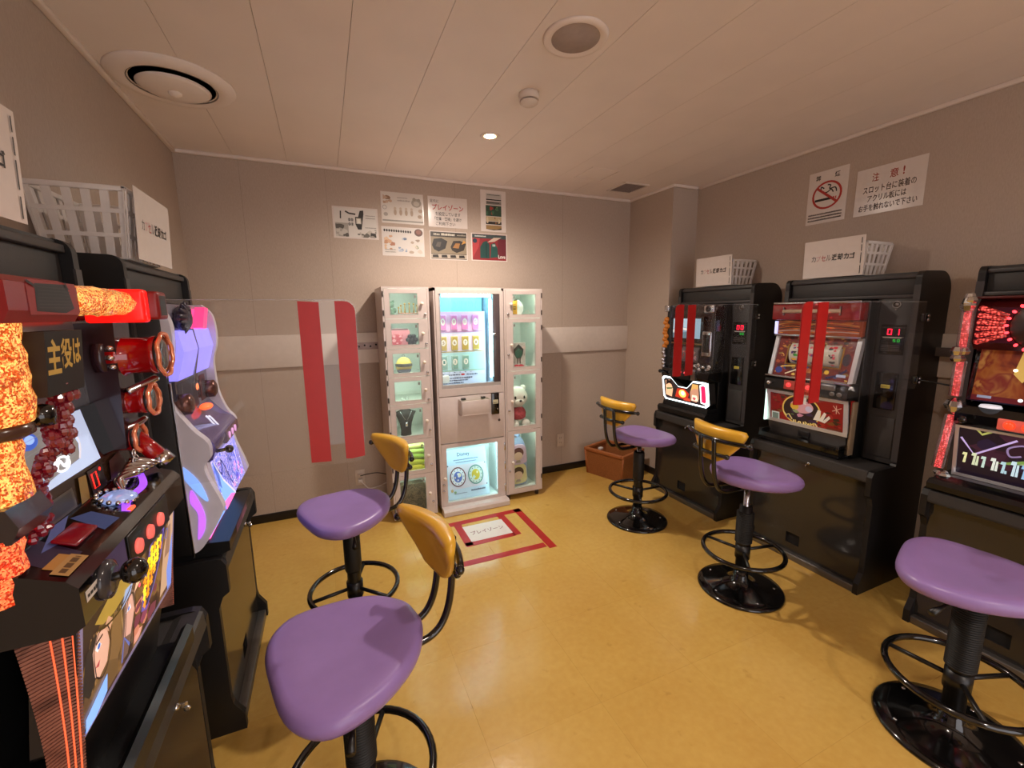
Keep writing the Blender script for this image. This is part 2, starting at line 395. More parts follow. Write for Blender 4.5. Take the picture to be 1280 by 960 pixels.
def art(name, parent, O, U, V, w, h, shapes, emit=0.0, step=0.00015, label=None, kind=None, lift=0.0003):
    """flat print: coloured shapes in the unit square of a w x h rectangle at O spanned by unit vectors U, V"""
    O = Vector(O); U = Vector(U).normalized(); V = Vector(V).normalized(); N = U.cross(V)
    step = min(step, .0025 / max(len(shapes), 1))
    b = B(); cols = []; mats = []
    def ci(c):
        e = emit
        if isinstance(c, tuple) and len(c) == 2 and isinstance(c[0], str): c, e = c
        if isinstance(c, bpy.types.Material): key = c.name; mm = c
        else: key = (c, e); mm = None
        if key not in cols: cols.append(key); mats.append(mm or ink(c, e))
        return cols.index(key)
    def put(p2, fs, c, k):
        off = lift + step * k
        b.add([tuple(O + U * (x * w) + V * (y * h) + N * off) for x, y in p2], fs, False, ci(c))
    for k, s in enumerate(shapes):
        t = s[0]
        if t == 'rect':
            _, x, y, a, c_, col = s; put([(x, y), (x + a, y), (x + a, y + c_), (x, y + c_)], [(0, 1, 2, 3)], col, k)
        elif t == 'ell':
            _, x, y, rx, ry, col = s; n = 20
            put([(x + rx * math.cos(2 * PI * i / n), y + ry * math.sin(2 * PI * i / n)) for i in range(n)], [list(range(n))], col, k)
        elif t == 'ring':
            _, x, y, rx, ry, wd, col = s; n = 28; p = []
            for i in range(n):
                a = 2 * PI * i / n; p += [(x + rx * math.cos(a), y + ry * math.sin(a)), (x + (rx - wd * rx) * math.cos(a), y + (ry - wd * ry) * math.sin(a))]
            put(p, [(2 * i, (2 * i + 2) % (2 * n), (2 * i + 3) % (2 * n), 2 * i + 1) for i in range(n)], col, k)
        elif t == 'poly':
            put(s[1], [list(range(len(s[1])))], s[2], k)
        elif t == 'line':
            _, pts, wd, col = s; p = []; asp = w / h
            for i, (x, y) in enumerate(pts):
                a = pts[max(i - 1, 0)]; c_ = pts[min(i + 1, len(pts) - 1)]
                dx, dy = (c_[0] - a[0]) * asp, c_[1] - a[1]; L = math.hypot(dx, dy) or 1
                p += [(x - dy / L * wd / 2 / asp, y + dx / L * wd / 2), (x + dy / L * wd / 2 / asp, y - dx / L * wd / 2)]
            put(p, [(2 * i, 2 * i + 1, 2 * i + 3, 2 * i + 2) for i in range(len(pts) - 1)], col, k)
        elif t == 'text':
            _, st, x, y, a, c_, col = s[:7]
            vs_, fs = text_geo(st, s[7] if len(s) > 7 else 0.0)
            put([(x + a * p[0], y + c_ * p[1]) for p in vs_], fs, col, k)
    return obj(name, b, mats, parent, kind, label, recalc=False)
def blobs(n, x0, y0, x1, y1, pal, seed, r0=.04, r1=.14):
    R = random.Random(seed); out = []
    for _ in range(n):
        x = R.uniform(x0, x1); y = R.uniform(y0, y1); r = R.uniform(r0, r1); k = R.randint(5, 9); a0 = R.random() * 6
        pts = [(min(max(x + r * R.uniform(.5, 1.1) * math.cos(a0 + 2 * PI * i / k), x0), x1), min(max(y + r * R.uniform(.5, 1.3) * math.sin(a0 + 2 * PI * i / k), y0), y1)) for i in range(k)]
        out.append(('poly', pts, R.choice(pal)))
    return out
def strokes(n, x0, y0, x1, y1, pal, seed, wd=.03):
    R = random.Random(seed); out = []
    for i in range(n):
        x = x0 + (x1 - x0) * (i + .5) / n; hh = (y1 - y0)
        p = [(x + R.uniform(-.4, .4) * (x1 - x0) / n, y0 + hh * R.uniform(0, .4)), (x + R.uniform(-.3, .3) * (x1 - x0) / n, y0 + hh * R.uniform(.3, .7)), (x + R.uniform(-.5, .5) * (x1 - x0) / n, y0 + hh * R.uniform(.7, 1))]
        out.append(('line', p, wd, R.choice(pal)))
    return out
def seg7(d, x, y, w_, h_, col, th=.2):
    """seven-segment digit in the box (x, y, w_, h_)"""
    on = {'0': 'abcdef', '1': 'bc', '3': 'abgcd', '5': 'afgcd', '7': 'abc'}[d]; t_ = th * w_; v = t_ * .62; m_ = y + h_ / 2
    R_ = dict(a=(x, y + h_ - v, w_, v), d=(x, y, w_, v), g=(x, m_ - v / 2, w_, v), f=(x, m_, t_, h_ / 2), b=(x + w_ - t_, m_, t_, h_ / 2), e=(x, y, t_, h_ / 2), c=(x + w_ - t_, y, t_, h_ / 2))
    return [('rect', *R_[k], col) for k in on]
def textline(x, y, w_, h_, col, seed, gap=.25):
    """a line of print too small to read: short dark dashes"""
    R = random.Random(seed); out = []; t = x
    while t < x + w_:
        a = h_ * R.uniform(.5, 1.0) * 0.6
        out.append(('rect', t, y, min(a, x + w_ - t), h_ * R.uniform(.7, 1), col)); t += a * (1 + gap)
    return out

# ================================================================ ROOM SHELL
floor = struct('floor', bx(XL - .1, YF - .1, -.12, XR + .1, YB + .1, -.006), mat('floor_grout', (196, 150, 72), .7))
T = 0.45
tm = None
xs = [XL] + [x for x in [0.4 + T * k for k in range(-3, 7)] if XL + .02 < x < XR - .02] + [XR]
ys = [YF] + [y for y in [0.71 + T * k for k in range(-8, 8)] if YF + .02 < y < YB - .02] + [YB]
tile_mesh = {}
for i in range(len(xs) - 1):
    for j in range(len(ys) - 1):
        a, b_ = round(xs[i + 1] - xs[i], 4), round(ys[j + 1] - ys[j], 4)
        if (a, b_) not in tile_mesh:
            g = 0.00012; tb = B(); c = .0003
            tb.loft([[(g, g, -.006), (a - g, g, -.006), (a - g, b_ - g, -.006), (g, b_ - g, -.006)],
                     [(g, g, -c), (a - g, g, -c), (a - g, b_ - g, -c), (g, b_ - g, -c)],
                     [(g + c, g + c, 0), (a - g - c, g + c, 0), (a - g - c, b_ - g - c, 0), (g + c, b_ - g - c, 0)]], smooth=False)
            tile_mesh[(a, b_)] = tb.mesh('floor_tile'); tile_mesh[(a, b_)].materials.append(M['floor'])
        o = bpy.data.objects.new('floor_tile', tile_mesh[(a, b_)]); C.objects.link(o); o.parent = floor; o.location = (xs[i], ys[j], 0)

ceiling = struct('ceiling', bx(XL - .1, YF - .1, ZC + .008, XR + .1, YB + .1, ZC + .12), mat('ceiling_seam', (140, 120, 106), .8))
cx = [XL] + [-0.14 + .302 * k for k in range(-1, 10)] + [XR]
for i in range(len(cx) - 1):
    a = cx[i + 1] - cx[i]
    p = B().box(.0009, 0, 0, a - .0009, YB - YF, .009)
    obj('ceiling_panel', p, 'ceiling', ceiling, loc=(cx[i], YF, ZC))
struct('wall_back', bx(XL - .1, YB, -.12, XR + .1, YB + .1, ZC + .12), 'wall')
struct('wall_left', bx(XL - .1, YF - .1, -.12, XL, YB, ZC + .12), 'wall')
struct('wall_right', bx(XR, YF - .1, -.12, XR + .1, YB, ZC + .12), 'wall')
struct('wall_front', B().box(XL, YF - .1, -.12, -.1, YF, ZC + .12).box(2.3, YF - .1, -.12, XR, YF, ZC + .12).box(-.1, YF - .1, 2.2, 2.3, YF, ZC + .12), 'wall')   # opening added out of view to let the world light in as fill
struct('wall_pillar', bx(XP, YP, 0, XR, YB, ZC), 'wall')
# white bands along the walls, the ceiling cove and the black baseboards
struct('trim_1', bx(XL, YB - .018, 1.10, XP, YB, 1.32, .002), 'white_trim')
struct('trim_2', bx(XR - .018, YF, 1.10, XR, YP, 1.32, .002), 'white_trim')
struct('trim_3', bx(XL, YF, 1.10, XL + .012, YB - .018, 1.32, .002), 'white_trim')
cv = .022
struct('trim_4', bx(XL, YB - cv, ZC - .02, XP, YB, ZC, .004), 'ceiling')
struct('trim_5', bx(XL, YF, ZC - .02, XL + cv, YB - cv, ZC, .004), 'ceiling')
struct('trim_6', bx(XP - cv, YP - cv, ZC - .02, XP, YB - cv, ZC, .004), 'ceiling')
struct('trim_7', bx(XP, YP - cv, ZC - .02, XR - cv, YP, ZC, .004), 'ceiling')
struct('trim_8', bx(XR - cv, YF, ZC - .02, XR, YP - cv, ZC, .004), 'ceiling')
struct('baseboard_back', bx(XL, YB - .01, 0, XP - .01, YB, .062, .002), 'base')
struct('baseboard_left', bx(XL, YF, 0, XL + .01, YB - .01, .062, .002), 'base')
struct('baseboard_right', bx(XR - .01, YF, 0, XR, YP - .01, .062, .002), 'base')
struct('baseboard_pillar', bx(XP - .01, YP - .01, 0, XP, YB, .062, .002), 'base')
struct('baseboard_pillar_front', bx(XP, YP - .01, 0, XR - .01, YP, .062, .002), 'base')
# faint vertical wallpaper joints on the back wall
for i, x in enumerate((-.42, .08, .98, 1.92)):
    struct('trim_%d' % (9 + i), bx(x, YB - .0006, .062, x + .0012, YB + .001, ZC - .02), mat('wallpaper_joint', (140, 124, 112), .9, noise=0))

# ================================================================ CEILING FITTINGS
def downlight(x, y, watts, label):
    t = thing('downlight', label, 'downlight', (x, y, ZC))
    obj('trim_ring', B().lathe([(.036, -.002), (.046, -.004), (.054, -.003), (.056, 0), (.04, .0), (.036, -.002)], seg=32), 'ceiling', t)
    obj('lamp_lens', B().lathe([(.0, -.006), (.02, -.005), (.036, -.0015), (.036, 0), (0, 0)], seg=24), mat('lamp_glow', (255, 240, 205), .4, emit=28, ecol=(255, 214, 150), noise=0), t)
    ld = bpy.data.lights.new('downlight_bulb', 'SPOT'); ld.energy = watts; ld.color = (1.0, 0.87, 0.75); ld.shadow_soft_size = .035
    ld.spot_size = math.radians(172); ld.spot_blend = 0.9
    lo = bpy.data.objects.new('downlight_bulb', ld); C.objects.link(lo); lo.parent = t; lo.location = (0, 0, -.045)
    return t
for (x, y, wt), lb in zip(DOWNLIGHTS, ('glowing warm recessed downlight in the ceiling beyond the smoke detector',
                                       'added fill downlight, out of view, in the ceiling over the middle of the floor',
                                       'added fill downlight, out of view, in the ceiling near the front wall')):
    downlight(x, y, wt, lb)
t = thing('ceiling_speaker', 'round flush ceiling speaker with grey grille and white rim', 'speaker', (.92, 1.512, ZC))
obj('rim', B().lathe([(.088, -.004), (.1, -.011), (.115, -.008), (.12, 0), (.088, 0)], seg=40), 'ceiling', t)
obj('grille', B().lathe([(0, -.006), (.088, -.005), (.09, 0), (0, 0)], seg=40), mat('speaker_grille', (176, 160, 152), .7, bump=.5, bscale=900), t)
t = thing('smoke_detector', 'small white round smoke detector hanging from the ceiling', 'smoke detector', (.937, 1.94, ZC))
obj('base', B().lathe([(.046, 0), (.048, -.012), (.046, -.03), (.04, -.03), (0, -.03)], seg=28), 'white_trim', t)
obj('dark_slot', B().lathe([(0, -.029), (.035, -.029), (.035, -.036), (0, -.036)], seg=28), 'black', t)
obj('cap', B().lathe([(0, -.035), (.042, -.035), (.042, -.041), (.03, -.05), (0, -.052)], seg=28), 'white_trim', t)
t = thing('air_diffuser', 'large round white ceiling air diffuser with a dark gap ring', 'air vent', (-.51, 2.42, ZC))
obj('outer_ring', B().lathe([(.15, -.012), (.17, -.022), (.2, -.02), (.225, -.006), (.228, 0), (.15, 0)], seg=48), 'ceiling', t)
obj('dark_throat', B().lathe([(0, -.004), (.155, -.004), (.155, 0), (0, 0)], seg=40), mat('diffuser_throat', (96, 80, 70), .8), t)
obj('inner_ring', B().lathe([(.152, -.012), (.158, -.018), (.162, -.012), (.156, -.002)], seg=40), 'brushed', t)
obj('centre_plate', B().lathe([(0, -.044), (.06, -.042), (.115, -.034), (.132, -.024), (.125, -.02), (0, -.02)], seg=40), 'ceiling', t)
obj('stem', B().cyl((0, 0, -.03), (0, 0, 0), .03), 'ceiling', t)
obj('centre_knob', B().lathe([(0, -.06), (.012, -.058), (.024, -.05), (.026, -.04), (0, -.04)], seg=20), 'ceiling', t)
t = thing('access_hatch', 'square flush white access hatch in the ceiling beside the grey vent', 'hatch', (1.9, 2.805, ZC))
obj('frame', B().box(-.118, -.125, -.004, .118, -.115, 0).box(-.118, .115, -.004, .118, .125, 0).box(-.118, -.115, -.004, -.108, .115, 0).box(.108, -.115, -.004, .118, .115, 0), 'ceiling', t)
obj('panel', bx(-.105, -.112, -.0015, .105, .112, 0), 'ceiling', t)
t = thing('vent_grille', 'square dark grey exhaust vent grille in the ceiling corner', 'vent', (2.33, 3.005, ZC))
obj('frame', B().box(-.118, -.125, -.008, .118, -.108, 0).box(-.118, .108, -.008, .118, .125, 0).box(-.118, -.108, -.008, -.1, .108, 0).box(.1, -.108, -.008, .118, .108, 0), 'white_trim', t)
obj('mesh_backing', bx(-.1, -.108, -.002, .1, .108, 0), mat('vent_dark', (116, 100, 94), .8, bump=.5, bscale=700), t)
sl = B().box(-.1, -.002, -.006, .1, .002, -.001).mesh('slat'); sl.materials.append(mat('vent_slat', (150, 134, 128), .6))
for k in range(12):
    o = bpy.data.objects.new('slat', sl); C.objects.link(o); o.parent = t; o.location = (0, -.099 + .018 * k, 0)

# ================================================================ SLOT CABINETS
W = 0.66
def cabinet(loc, rz, D, label, group, digits, yu, keyx=.36):
    """local x to the player's right, y towards the wall, z up"""
    t = thing('slot_cabinet', label, 'cabinet', loc, rz, group)
    prof = [(0, 0), (0, .06), (.03, .11), (.035, .14), (.035, .48), (.02, .52), (0, .535), (0, .63), (.012, .655), (.03, .66), (yu - .005, .66), (yu, .67), (yu, 1.565)]
    prof += arc(yu + .03, 1.595, .03, PI, PI / 2, 5)
    prof += [(D - .13, 1.628)] + arc(D - .1, 1.528, .1, PI / 2, 0, 8) + [(D, 0)]
    fn = lambda p, s: (s, p[0], p[1])
    for a in (0, W - .024):
        s = obj('side_panel', B().prism(prof, fn, a, a + .024), 'cab_black' if a == 0 else 'cab_black', t)
        e = B()
        e.box(a - .001, yu - .0025, .68, a + .025, yu + .0025, 1.56)
        obj('front_edge', e, 'cab_edge', s)
    obj('back_board', bx(.024, D - .03, 0, W - .024, D, 1.52), 'cab_black', t)
    obj('top_cover', B().prism([(yu + .025, 1.59), (yu + .025, 1.622), (D - .13, 1.622)] + arc(D - .1, 1.522, .1, PI / 2, 0, 6) + [(D - .03, 1.5), (yu + .06, 1.59)], fn, .024, W - .024), 'cab', t)
    h = obj('hood_panel', bx(.024, yu + .022, 1.515, W - .024, yu + .04, 1.595, .004), 'cab', t)
    hb = B().box(.024, yu + .003, 1.498, W - .024, yu + .045, 1.516, .003).box(.024, yu + .01, 1.594, W - .024, yu + .05, 1.612, .003)
    obj('hood_rail', hb, 'cab_edge', h)
    obj('inner_board', bx(.024, yu + .08, .66, W - .024, yu + .1, 1.5), 'cab_black', t)
    obj('ledge', B().prism([(.004, .60), (0, .61), (.004, .652), (.012, .657), (.05, .657), (.07, .65), (.3, .65), (.3, .62), (.06, .62), (.05, .60)], fn, .024, W - .024), 'cab', t)
    # lower front with its coin return opening
    fx0, fx1, fz0, fz1 = .25, .33, .085, .15
    fp = B().box(.024, .036, .035, W - .024, .05, fz0).box(.024, .036, fz1, W - .024, .05, .6).box(.024, .036, fz0, fx0, .05, fz1).box(fx1, .036, fz0, W - .024, .05, fz1)
    f = obj('lower_front_panel', fp, 'gloss_panel', t)
    obj('return_slot', B().box(fx0, .05, fz0, fx1, .09, fz1), mat('slot_dark', (8, 7, 7), .8), f)
    obj('kick_strip', bx(.024, .006, 0, W - .024, .045, .036, .003), 'steel', t)
    k = obj('lock', B().lathe([(0, -.01), (.007, -.01), (.007, 0), (0, 0)], (keyx, 0.004, .61), 14, 'y'), 'chrome', t)
    obj('key', B().box(keyx - .001, -.022, .604, keyx + .001, -.008, .616, .0004).lathe([(.003, -.002), (.007, -.002), (.007, .0), (.003, .0)], (keyx, -.02, .6), 12, 'x'), 'chrome', k)
    # medal lending unit beside the machine
    u = obj('medal_unit', bx(.505, yu + .005, .66, W - .024, yu + .08, 1.498, .004), 'cab', t)
    obj('unit_post', bx(.486, yu + .015, .66, .505, yu + .08, 1.498, .003), 'cab_black', t)
    xm = .572
    lk = B(); n = 24
    lk.tube([(xm + .016 * math.cos(2 * PI * i / n),  yu + .002, 1.468 + .016 * math.sin(2 * PI * i / n)) for i in range(n)], .0028, 6, True)
    lk.lathe([(0, -.004), (.009, -.004), (.009, 0), (0, 0)], (xm, yu + .004, 1.468), 14, 'y').box(xm - .004, yu, 1.441, xm + .004, yu + .006, 1.448)
    obj('lock_ring', lk, 'brushed', u)
    d = obj('display_window', bx(xm - .052, yu, 1.22, xm + .052, yu + .006, 1.37, .002), mat('display_smoke', (34, 31, 31), .2, noise=0), u)
    art('digits', u, (xm - .052, yu, 1.22), (1, 0, 0), (0, 0, 1), .104, .15, [
        ('rect', .05, .585, .9, .02, '5a5450'), ('rect', .05, .9, .9, .015, '4a4440'), ('rect', .12, .555, .76, .035, 'b8b0a4'),
        ] + seg7(digits[0], .28, .66, .19, .2, ('ff1438', 2.6)) + seg7(digits[1], .58, .66, .19, .2, ('ff1438', 2.6)) + seg7('5', .55, .43, .1, .09, ('22c83a', .8)) + seg7('0', .72, .43, .1, .09, ('22c83a', .8)) + [
        ] + [('rect', .1, .3 - .055 * i, .75, .012, '6e6864') for i in range(4)])
    obj('note_slot', B().box(xm - .046, yu - .004, .94, xm + .046, yu + .01, 1.13, .004), 'black_gloss', u)
    art('slot_sticker', u, (xm - .02, yu - .004, 1.05), (1, 0, 0), (0, 0, 1), .04, .018, [('rect', 0, 0, 1, 1, 'c8b84a'), ('rect', .1, .3, .8, .1, '4a4420')])
    obj('unit_door', bx(xm - .056, yu, .69, xm + .056, yu + .007, .9, .002), 'cab', u)
    return t

CABS = {
    'm1': ((2.40, 2.67, 0), -PI / 2, .475, '00', 'dark charcoal slot cabinet standing against the wall next to the pillar corner'),
    'm2': ((2.40, 1.80, 0), -PI / 2, .475, '01', 'dark charcoal slot cabinet with red 01 counter below the caution notice'),
    'm3': ((2.40, 0.95, 0), -PI / 2, .475, '07', 'dark charcoal slot cabinet holding the machine with red LED columns'),
    'm4': ((-.36, 0.68, 0), PI / 2, .39, '03', 'dark charcoal slot cabinet holding the machine with orange crystal lamps'),
    'm5': ((-.36, 1.59, 0), PI / 2, .39, '05', 'dark charcoal slot cabinet holding the lavender-lit white machine'),
}
for k, (loc, rz, D, dg, lb) in CABS.items():
    cabinet(loc, rz, D, lb, 'slot machine cabinets along the walls', dg, .2 if k in ('m1', 'm2', 'm3') else .15)

def slot_root(k, label):
    loc, rz, D, dg, _ = CABS[k]
    off = Matrix.Rotation(rz, 3, 'Z') @ Vector((.028, 0, 0))
    return thing('slot_machine', label, 'slot machine', (loc[0] + off.x, loc[1] + off.y, .658), rz, 'slot machines')
SW = .455                      # slot machine width
ZL = .658                      # ledge height: local z = world z - ZL
def tilt(y0, z0, y1, z1):
    """unit vector up a leaning panel"""
    return Vector((0, y1 - y0, z1 - z0)).normalized()
def slab(b, x0, x1, y0, z0, y1, z1, th=.012, m=None):
    """leaning board from (y0,z0) to (y1,z1), its front on the player's side"""
    return b.prism([(y0, z0), (y1, z1), (y1 + th, z1), (y0 + th, z0)], lambda p, s: (s, p[0], p[1]), x0, x1, m)
FN = lambda p, s: (s, p[0], p[1])

# ---------------------------------------------------------------- machine 2: red topped three-reel machine
def slot_reels():
    t = slot_root('m2', 'three-reel slot machine with red top lamp and red cartoon lower panel')
    obj('body', bx(0, .14, 0, SW, .27, .835, .004), 'black', t)
    obj('coin_tray', B().prism([(.03, .03), (.03, .055), (.06, .06), (.14, .05), (.14, .02), (.06, .012)], FN, .0, SW).box(.0, .03, .05, .016, .14, .075, .003).box(SW - .016, .03, .05, SW, .14, .075, .003), 'black_gloss', t)
    obj('tray_base', bx(.01, .05, 0, SW - .01, .15, .02, .003), 'black', t)
    tp = obj('tray_back', B().prism([(.11, .05), (.095, .115), (.15, .115), (.15, .05)], FN, .01, SW - .01), mat('tray_back_grey', (70, 66, 64), .25), t)
    obj('medal_chute', bx(.2, .09, .062, .26, .12, .1, .003), 'black', tp)
    # lower picture panel
    y0, z0, y1, z1 = .10, .12, .075, .315
    U = (1, 0, 0); V = tilt(y0, z0, y1, z1); hh = math.hypot(y1 - y0, z1 - z0)
    lp = B(); slab(lp, 0, SW, y0, z0, y1, z1, .05)
    pn = obj('lower_panel', lp, mat('red_board', (150, 24, 20), .4), t)
    fr = B()
    for a, b_ in ((0, .022), (SW - .022, SW)): slab(fr, a, b_, y0 - .008, z0, y1 - .008, z1, .02)
    slab(fr, 0, SW, y0 - .009, z0, y0 - .012, z0 + .02, .02); slab(fr, 0, SW, y1 - .006, z1 - .016, y1 - .009, z1, .02)
    obj('panel_frame', fr, 'silver', pn)
    R = random.Random(5)
    sh = [('rect', 0, 0, 1, 1, '8c1614')]
    sh += blobs(34, .03, .3, .4, .92, ['5a3018', '7a4a20', 'a02c24', '3a2818', '6a1410'], 3, .02, .06)
    sh += blobs(34, .62, .12, .98, .6, ['5a3018', '7a4a20', '3a2818', 'a43026', '6a1410'], 4, .02, .06)
    sh += [('ell', .45, .5, .26, .42, '2a1c1c'), ('ring', .45, .5, .27, .46, .08, 'e0c060'), ('ell', .46, .62, .16, .2, 'd8a0a8'), ('ell', .36, .6, .06, .1, 'd8b040'), ('ell', .56, .58, .05, .09, 'c8c0d8')]
    sh += blobs(12, .25, .2, .68, .5, ['3a2a4a', '587048', 'c88aa0', 'd0c8b8', '2a2030', '90a070'], 8, .03, .09)
    sh += [('poly', [(.62, .3), (.68, .62), (.72, .6), (.7, .3)], 'e8e0d0'), ('poly', [(.69, .3), (.76, .58), (.79, .54), (.74, .28)], 'e8e0d0'), ('poly', [(.73, .28), (.82, .5), (.84, .44), (.77, .26)], 'e0d8c8')]
    sh += [('poly', [(.43, .72), (.47, .98), (.53, .98), (.52, .7)], 'e8e4dc')]
    sh += [('line', [(.87, .82), (.95, .62)], .02, 'd8a890'), ('line', [(.86, .66), (.97, .78)], .02, 'd8a890'), ('line', [(.91, .84), (.91, .6)], .02, 'd8a890')]
    sh += [('line', [(.2, .38), (.24, .28), (.28, .33), (.33, .18)], .035, 'e8d890')]
    sh += strokes(11, .3, .07, .68, .19, ['f0dc90', 'e8d8a0', 'd8c070'], 9, .04)
    sh += [('rect', .02, .06, .12, .26, 'd8e4e0'), ('rect', .035, .1, .09, .18, '7a9088'), ('rect', .8, .05, .18, .12, '6a2c1a')]
    art('panel_picture', pn, (.022, y0 - .001, z0), U, V, SW - .044, hh, sh, emit=.12)
    obj('side_light', B().box(-.006, .07, .12, .004, .095, .33, .002), mat('side_lamp_pale', (220, 245, 235), .3, emit=1.6, ecol=(200, 240, 225), noise=0), pn)
    # control band
    cb = obj('control_deck', B().prism([(.05, .32), (.045, .335), (.05, .385), (.075, .402), (.15, .402), (.15, .32)], FN, -.002, SW + .002), 'black', t)
    obj('trim_bar', bx(-.004, .045, .4, SW + .004, .1, .41, .003).box(-.004, .052, .316, SW + .004, .08, .322, .002), 'chrome', cb)
    obj('stop_plate', bx(.12, .043, .335, .29, .05, .388, .003), mat('stop_plate_red', (150, 60, 50), .3, emit=.25), cb)
    for k in range(3):
        obj('stop_button', B().lathe([(0, -.008), (.012, -.008), (.014, 0), (0, 0)], (.15 + .055 * k, .044, .362), 18, 'y'), mat('stop_button_red', (235, 60, 60), .3, emit=1.2, ecol=(240, 60, 60), noise=0), cb)
    obj('lever', B().cyl((.05, .05, .362), (.05, .02, .365), .005, 10).ell((.05, .012, .366), .013), 'chrome', cb)
    obj('medal_slot', bx(.33, .036, .365, .4, .05, .395, .004), 'brushed', cb)
    for x in (.385, .42):
        obj('cancel_button', B().lathe([(.006, -.005), (.012, -.005), (.012, 0), (.006, 0)], (x, .046, .348), 16, 'y'), 'brushed', cb)
    # reel window
    y0, z0, y1, z1 = .085, .41, .135, .64
    V = tilt(y0, z0, y1, z1); hh = math.hypot(y1 - y0, z1 - z0)
    rp = B()
    wx0, wx1, wa, wb = .085, .375, .3, .76       # window in the panel
    P = lambda s: (y0 + (y1 - y0) * s, z0 + (z1 - z0) * s)
    slab(rp, 0, SW, *P(0), *P(wa), .01); slab(rp, 0, SW, *P(wb), *P(1), .01); slab(rp, 0, wx0, *P(wa), *P(wb), .01); slab(rp, wx1, SW, *P(wa), *P(wb), .01)
    rp = obj('reel_panel', rp, mat('reel_panel_red', (140, 40, 30), .3), t)
    for a, b_ in ((-.004, .018), (SW - .018, SW + .004)): obj('pillar', slab(B(), a, b_, y0 - .012, z0, y1 - .012, z1, .03), 'silver', rp)
    base = ['7a2018', '98321e', '5a1a12', 'a85028', 'b87830', '401410', '2a1210', '8a6a34']
    sh = []
    for (x, y, a, b_) in ((0, 0, 1, wa), (0, wb, 1, 1 - wb), (0, wa, .16, wb - wa), (.855, wa, .145, wb - wa)):
        sh.append(('rect', x, y, a, b_, '6a1c16'))
    sh += blobs(46, .02, .02, .98, wa - .02, base + ['e0c060', '24204a', '2c3c7a'], 21, .02, .07) + blobs(40, .02, wb + .01, .98, .99, base, 22, .012, .045)
    sh += blobs(10, .01, wa, .14, wb, base + ['e0b050', '101010'], 23, .02, .05)
    sh += [('line', [(.03, .06), (.12, .22), (.3, .26)], .025, 'e8c860'), ('line', [(.18, .04), (.36, .2)], .03, 'e8e0c0'), ('line', [(.72, .05), (.86, .13), (.95, .28)], .05, '1c1c50'), ('ell', .72, .18, .03, .05, 'e8c040'), ('ell', .08, .12, .05, .08, '2c3c8a'), ('rect', .84, .1, .11, .06, 'b8c8e8'), ('ell', .92, .5, .05, .14, '18142a')]
    art('reel_panel_print', rp, (.018, y0 - .0005, z0), (1, 0, 0), V, SW - .036, hh, sh, emit=.08)
    for k in range(3):
        rx0 = .098 + .093 * k
        cyv, czv, rr = y0 + .085, z0 + .128, .075
        pr = [(cyv + rr * math.cos(a), czv + rr * math.sin(a)) for a in [PI * .62 + PI * .76 * i / 14 for i in range(15)]]
        reel = obj('reel', B().prism(pr, FN, rx0, rx0 + .082, smooth=False), mat('reel_white', (186, 180, 166), .35, emit=.1, noise=0), t)
        for q, c in ((.82, 'c42a3a'), (1.0, '3a8a3a'), (1.17, 'd8a030')):
            a = PI * q; N_ = Vector((0, math.cos(a), math.sin(a)))
            Vv = Vector((0, math.sin(a), -math.cos(a))); O = Vector((rx0 + .012, cyv + (rr + .0002) * N_.y, czv + (rr + .0002) * N_.z)) - Vv * .016
            RR = random.Random(k * 7 + int(q * 10))
            art('reel_symbol', reel, O, (1, 0, 0), Vv, .058, .034, blobs(4, .05, .05, .95, .95, [c, '303030', 'c05060', '50306a'], RR.randint(0, 999), .15, .4), emit=.25)
    wf = B()
    slab(wf, wx0 - .008, wx1 + .008, P(wa)[0] - .004, P(wa)[1] - .006, P(wa)[0] - .003, P(wa)[1] + .002, .008); slab(wf, wx0 - .008, wx1 + .008, P(wb)[0] - .004, P(wb)[1] - .002, P(wb)[0] - .003, P(wb)[1] + .006, .008)
    slab(wf, wx0 - .008, wx0, P(wa)[0] - .004, P(wa)[1], P(wb)[0] - .004, P(wb)[1], .008); slab(wf, wx1, wx1 + .008, P(wa)[0] - .004, P(wa)[1], P(wb)[0] - .004, P(wb)[1], .008)
    obj('window_frame', wf, mat('window_gold', (150, 112, 56), .3, metal=.6), rp)
    obj('reel_divider', B().box(.181, .1, .49, .19, .2, .6).box(.274, .1, .49, .283, .2, .6).box(.085, .19, .45, .375, .2, .62), 'black', t)
    # orange band and red lamp top
    ob = obj('orange_panel', bx(.0, .115, .648, SW, .15, .728, .003), mat('orange_board', (150, 66, 26), .35), t)
    obj('panel_rail', B().box(-.003, .1, .638, SW + .003, .14, .65, .003), 'chrome', ob)
    sh = [('rect', 0, 0, 1, 1, '8a4218')] + blobs(34, .0, .0, 1, 1, ['c06a28', '9a3c18', 'd88838', '7a2a14', 'a85a30'], 31, .03, .09)
    for i in range(4):
        sh.append(('line', smooth_open([(.0, .7 - .17 * i), (.2, .9 - .2 * i), (.4, .75 - .15 * i), (.6, .85 - .2 * i), (.8, .8 - .18 * i), (1, .65 - .15 * i)], 5), .06, ['b88038', '2a1614', '1c1a22', 'a89890'][i]))
    art('wave_print', ob, (.012, .1148, .65), (1, 0, 0), (0, 0, 1), SW - .024, .078, sh, emit=.1)
    obj('side_light', bx(-.006, .1, .65, .006, .118, .725, .002), mat('side_lamp_lilac', (200, 200, 245), .3, emit=1.0, ecol=(190, 195, 250), noise=0), ob)
    rt = obj('top_lamp', bx(-.012, .075, .733, SW + .002, .15, .824, .008, 3), mat('ruby_plastic', (116, 10, 16), .12, emit=.05, ecol=(200, 10, 20), coat=.6), t)
    obj('top_trim', bx(-.005, .07, .822, SW + .004, .16, .834, .003), 'chrome', rt)
    obj('lamp_tube', B().cyl((.06, .07, .782), (.37, .07, .782), .01, 14), mat('lamp_tube_cream', (190, 165, 140), .3), rt)
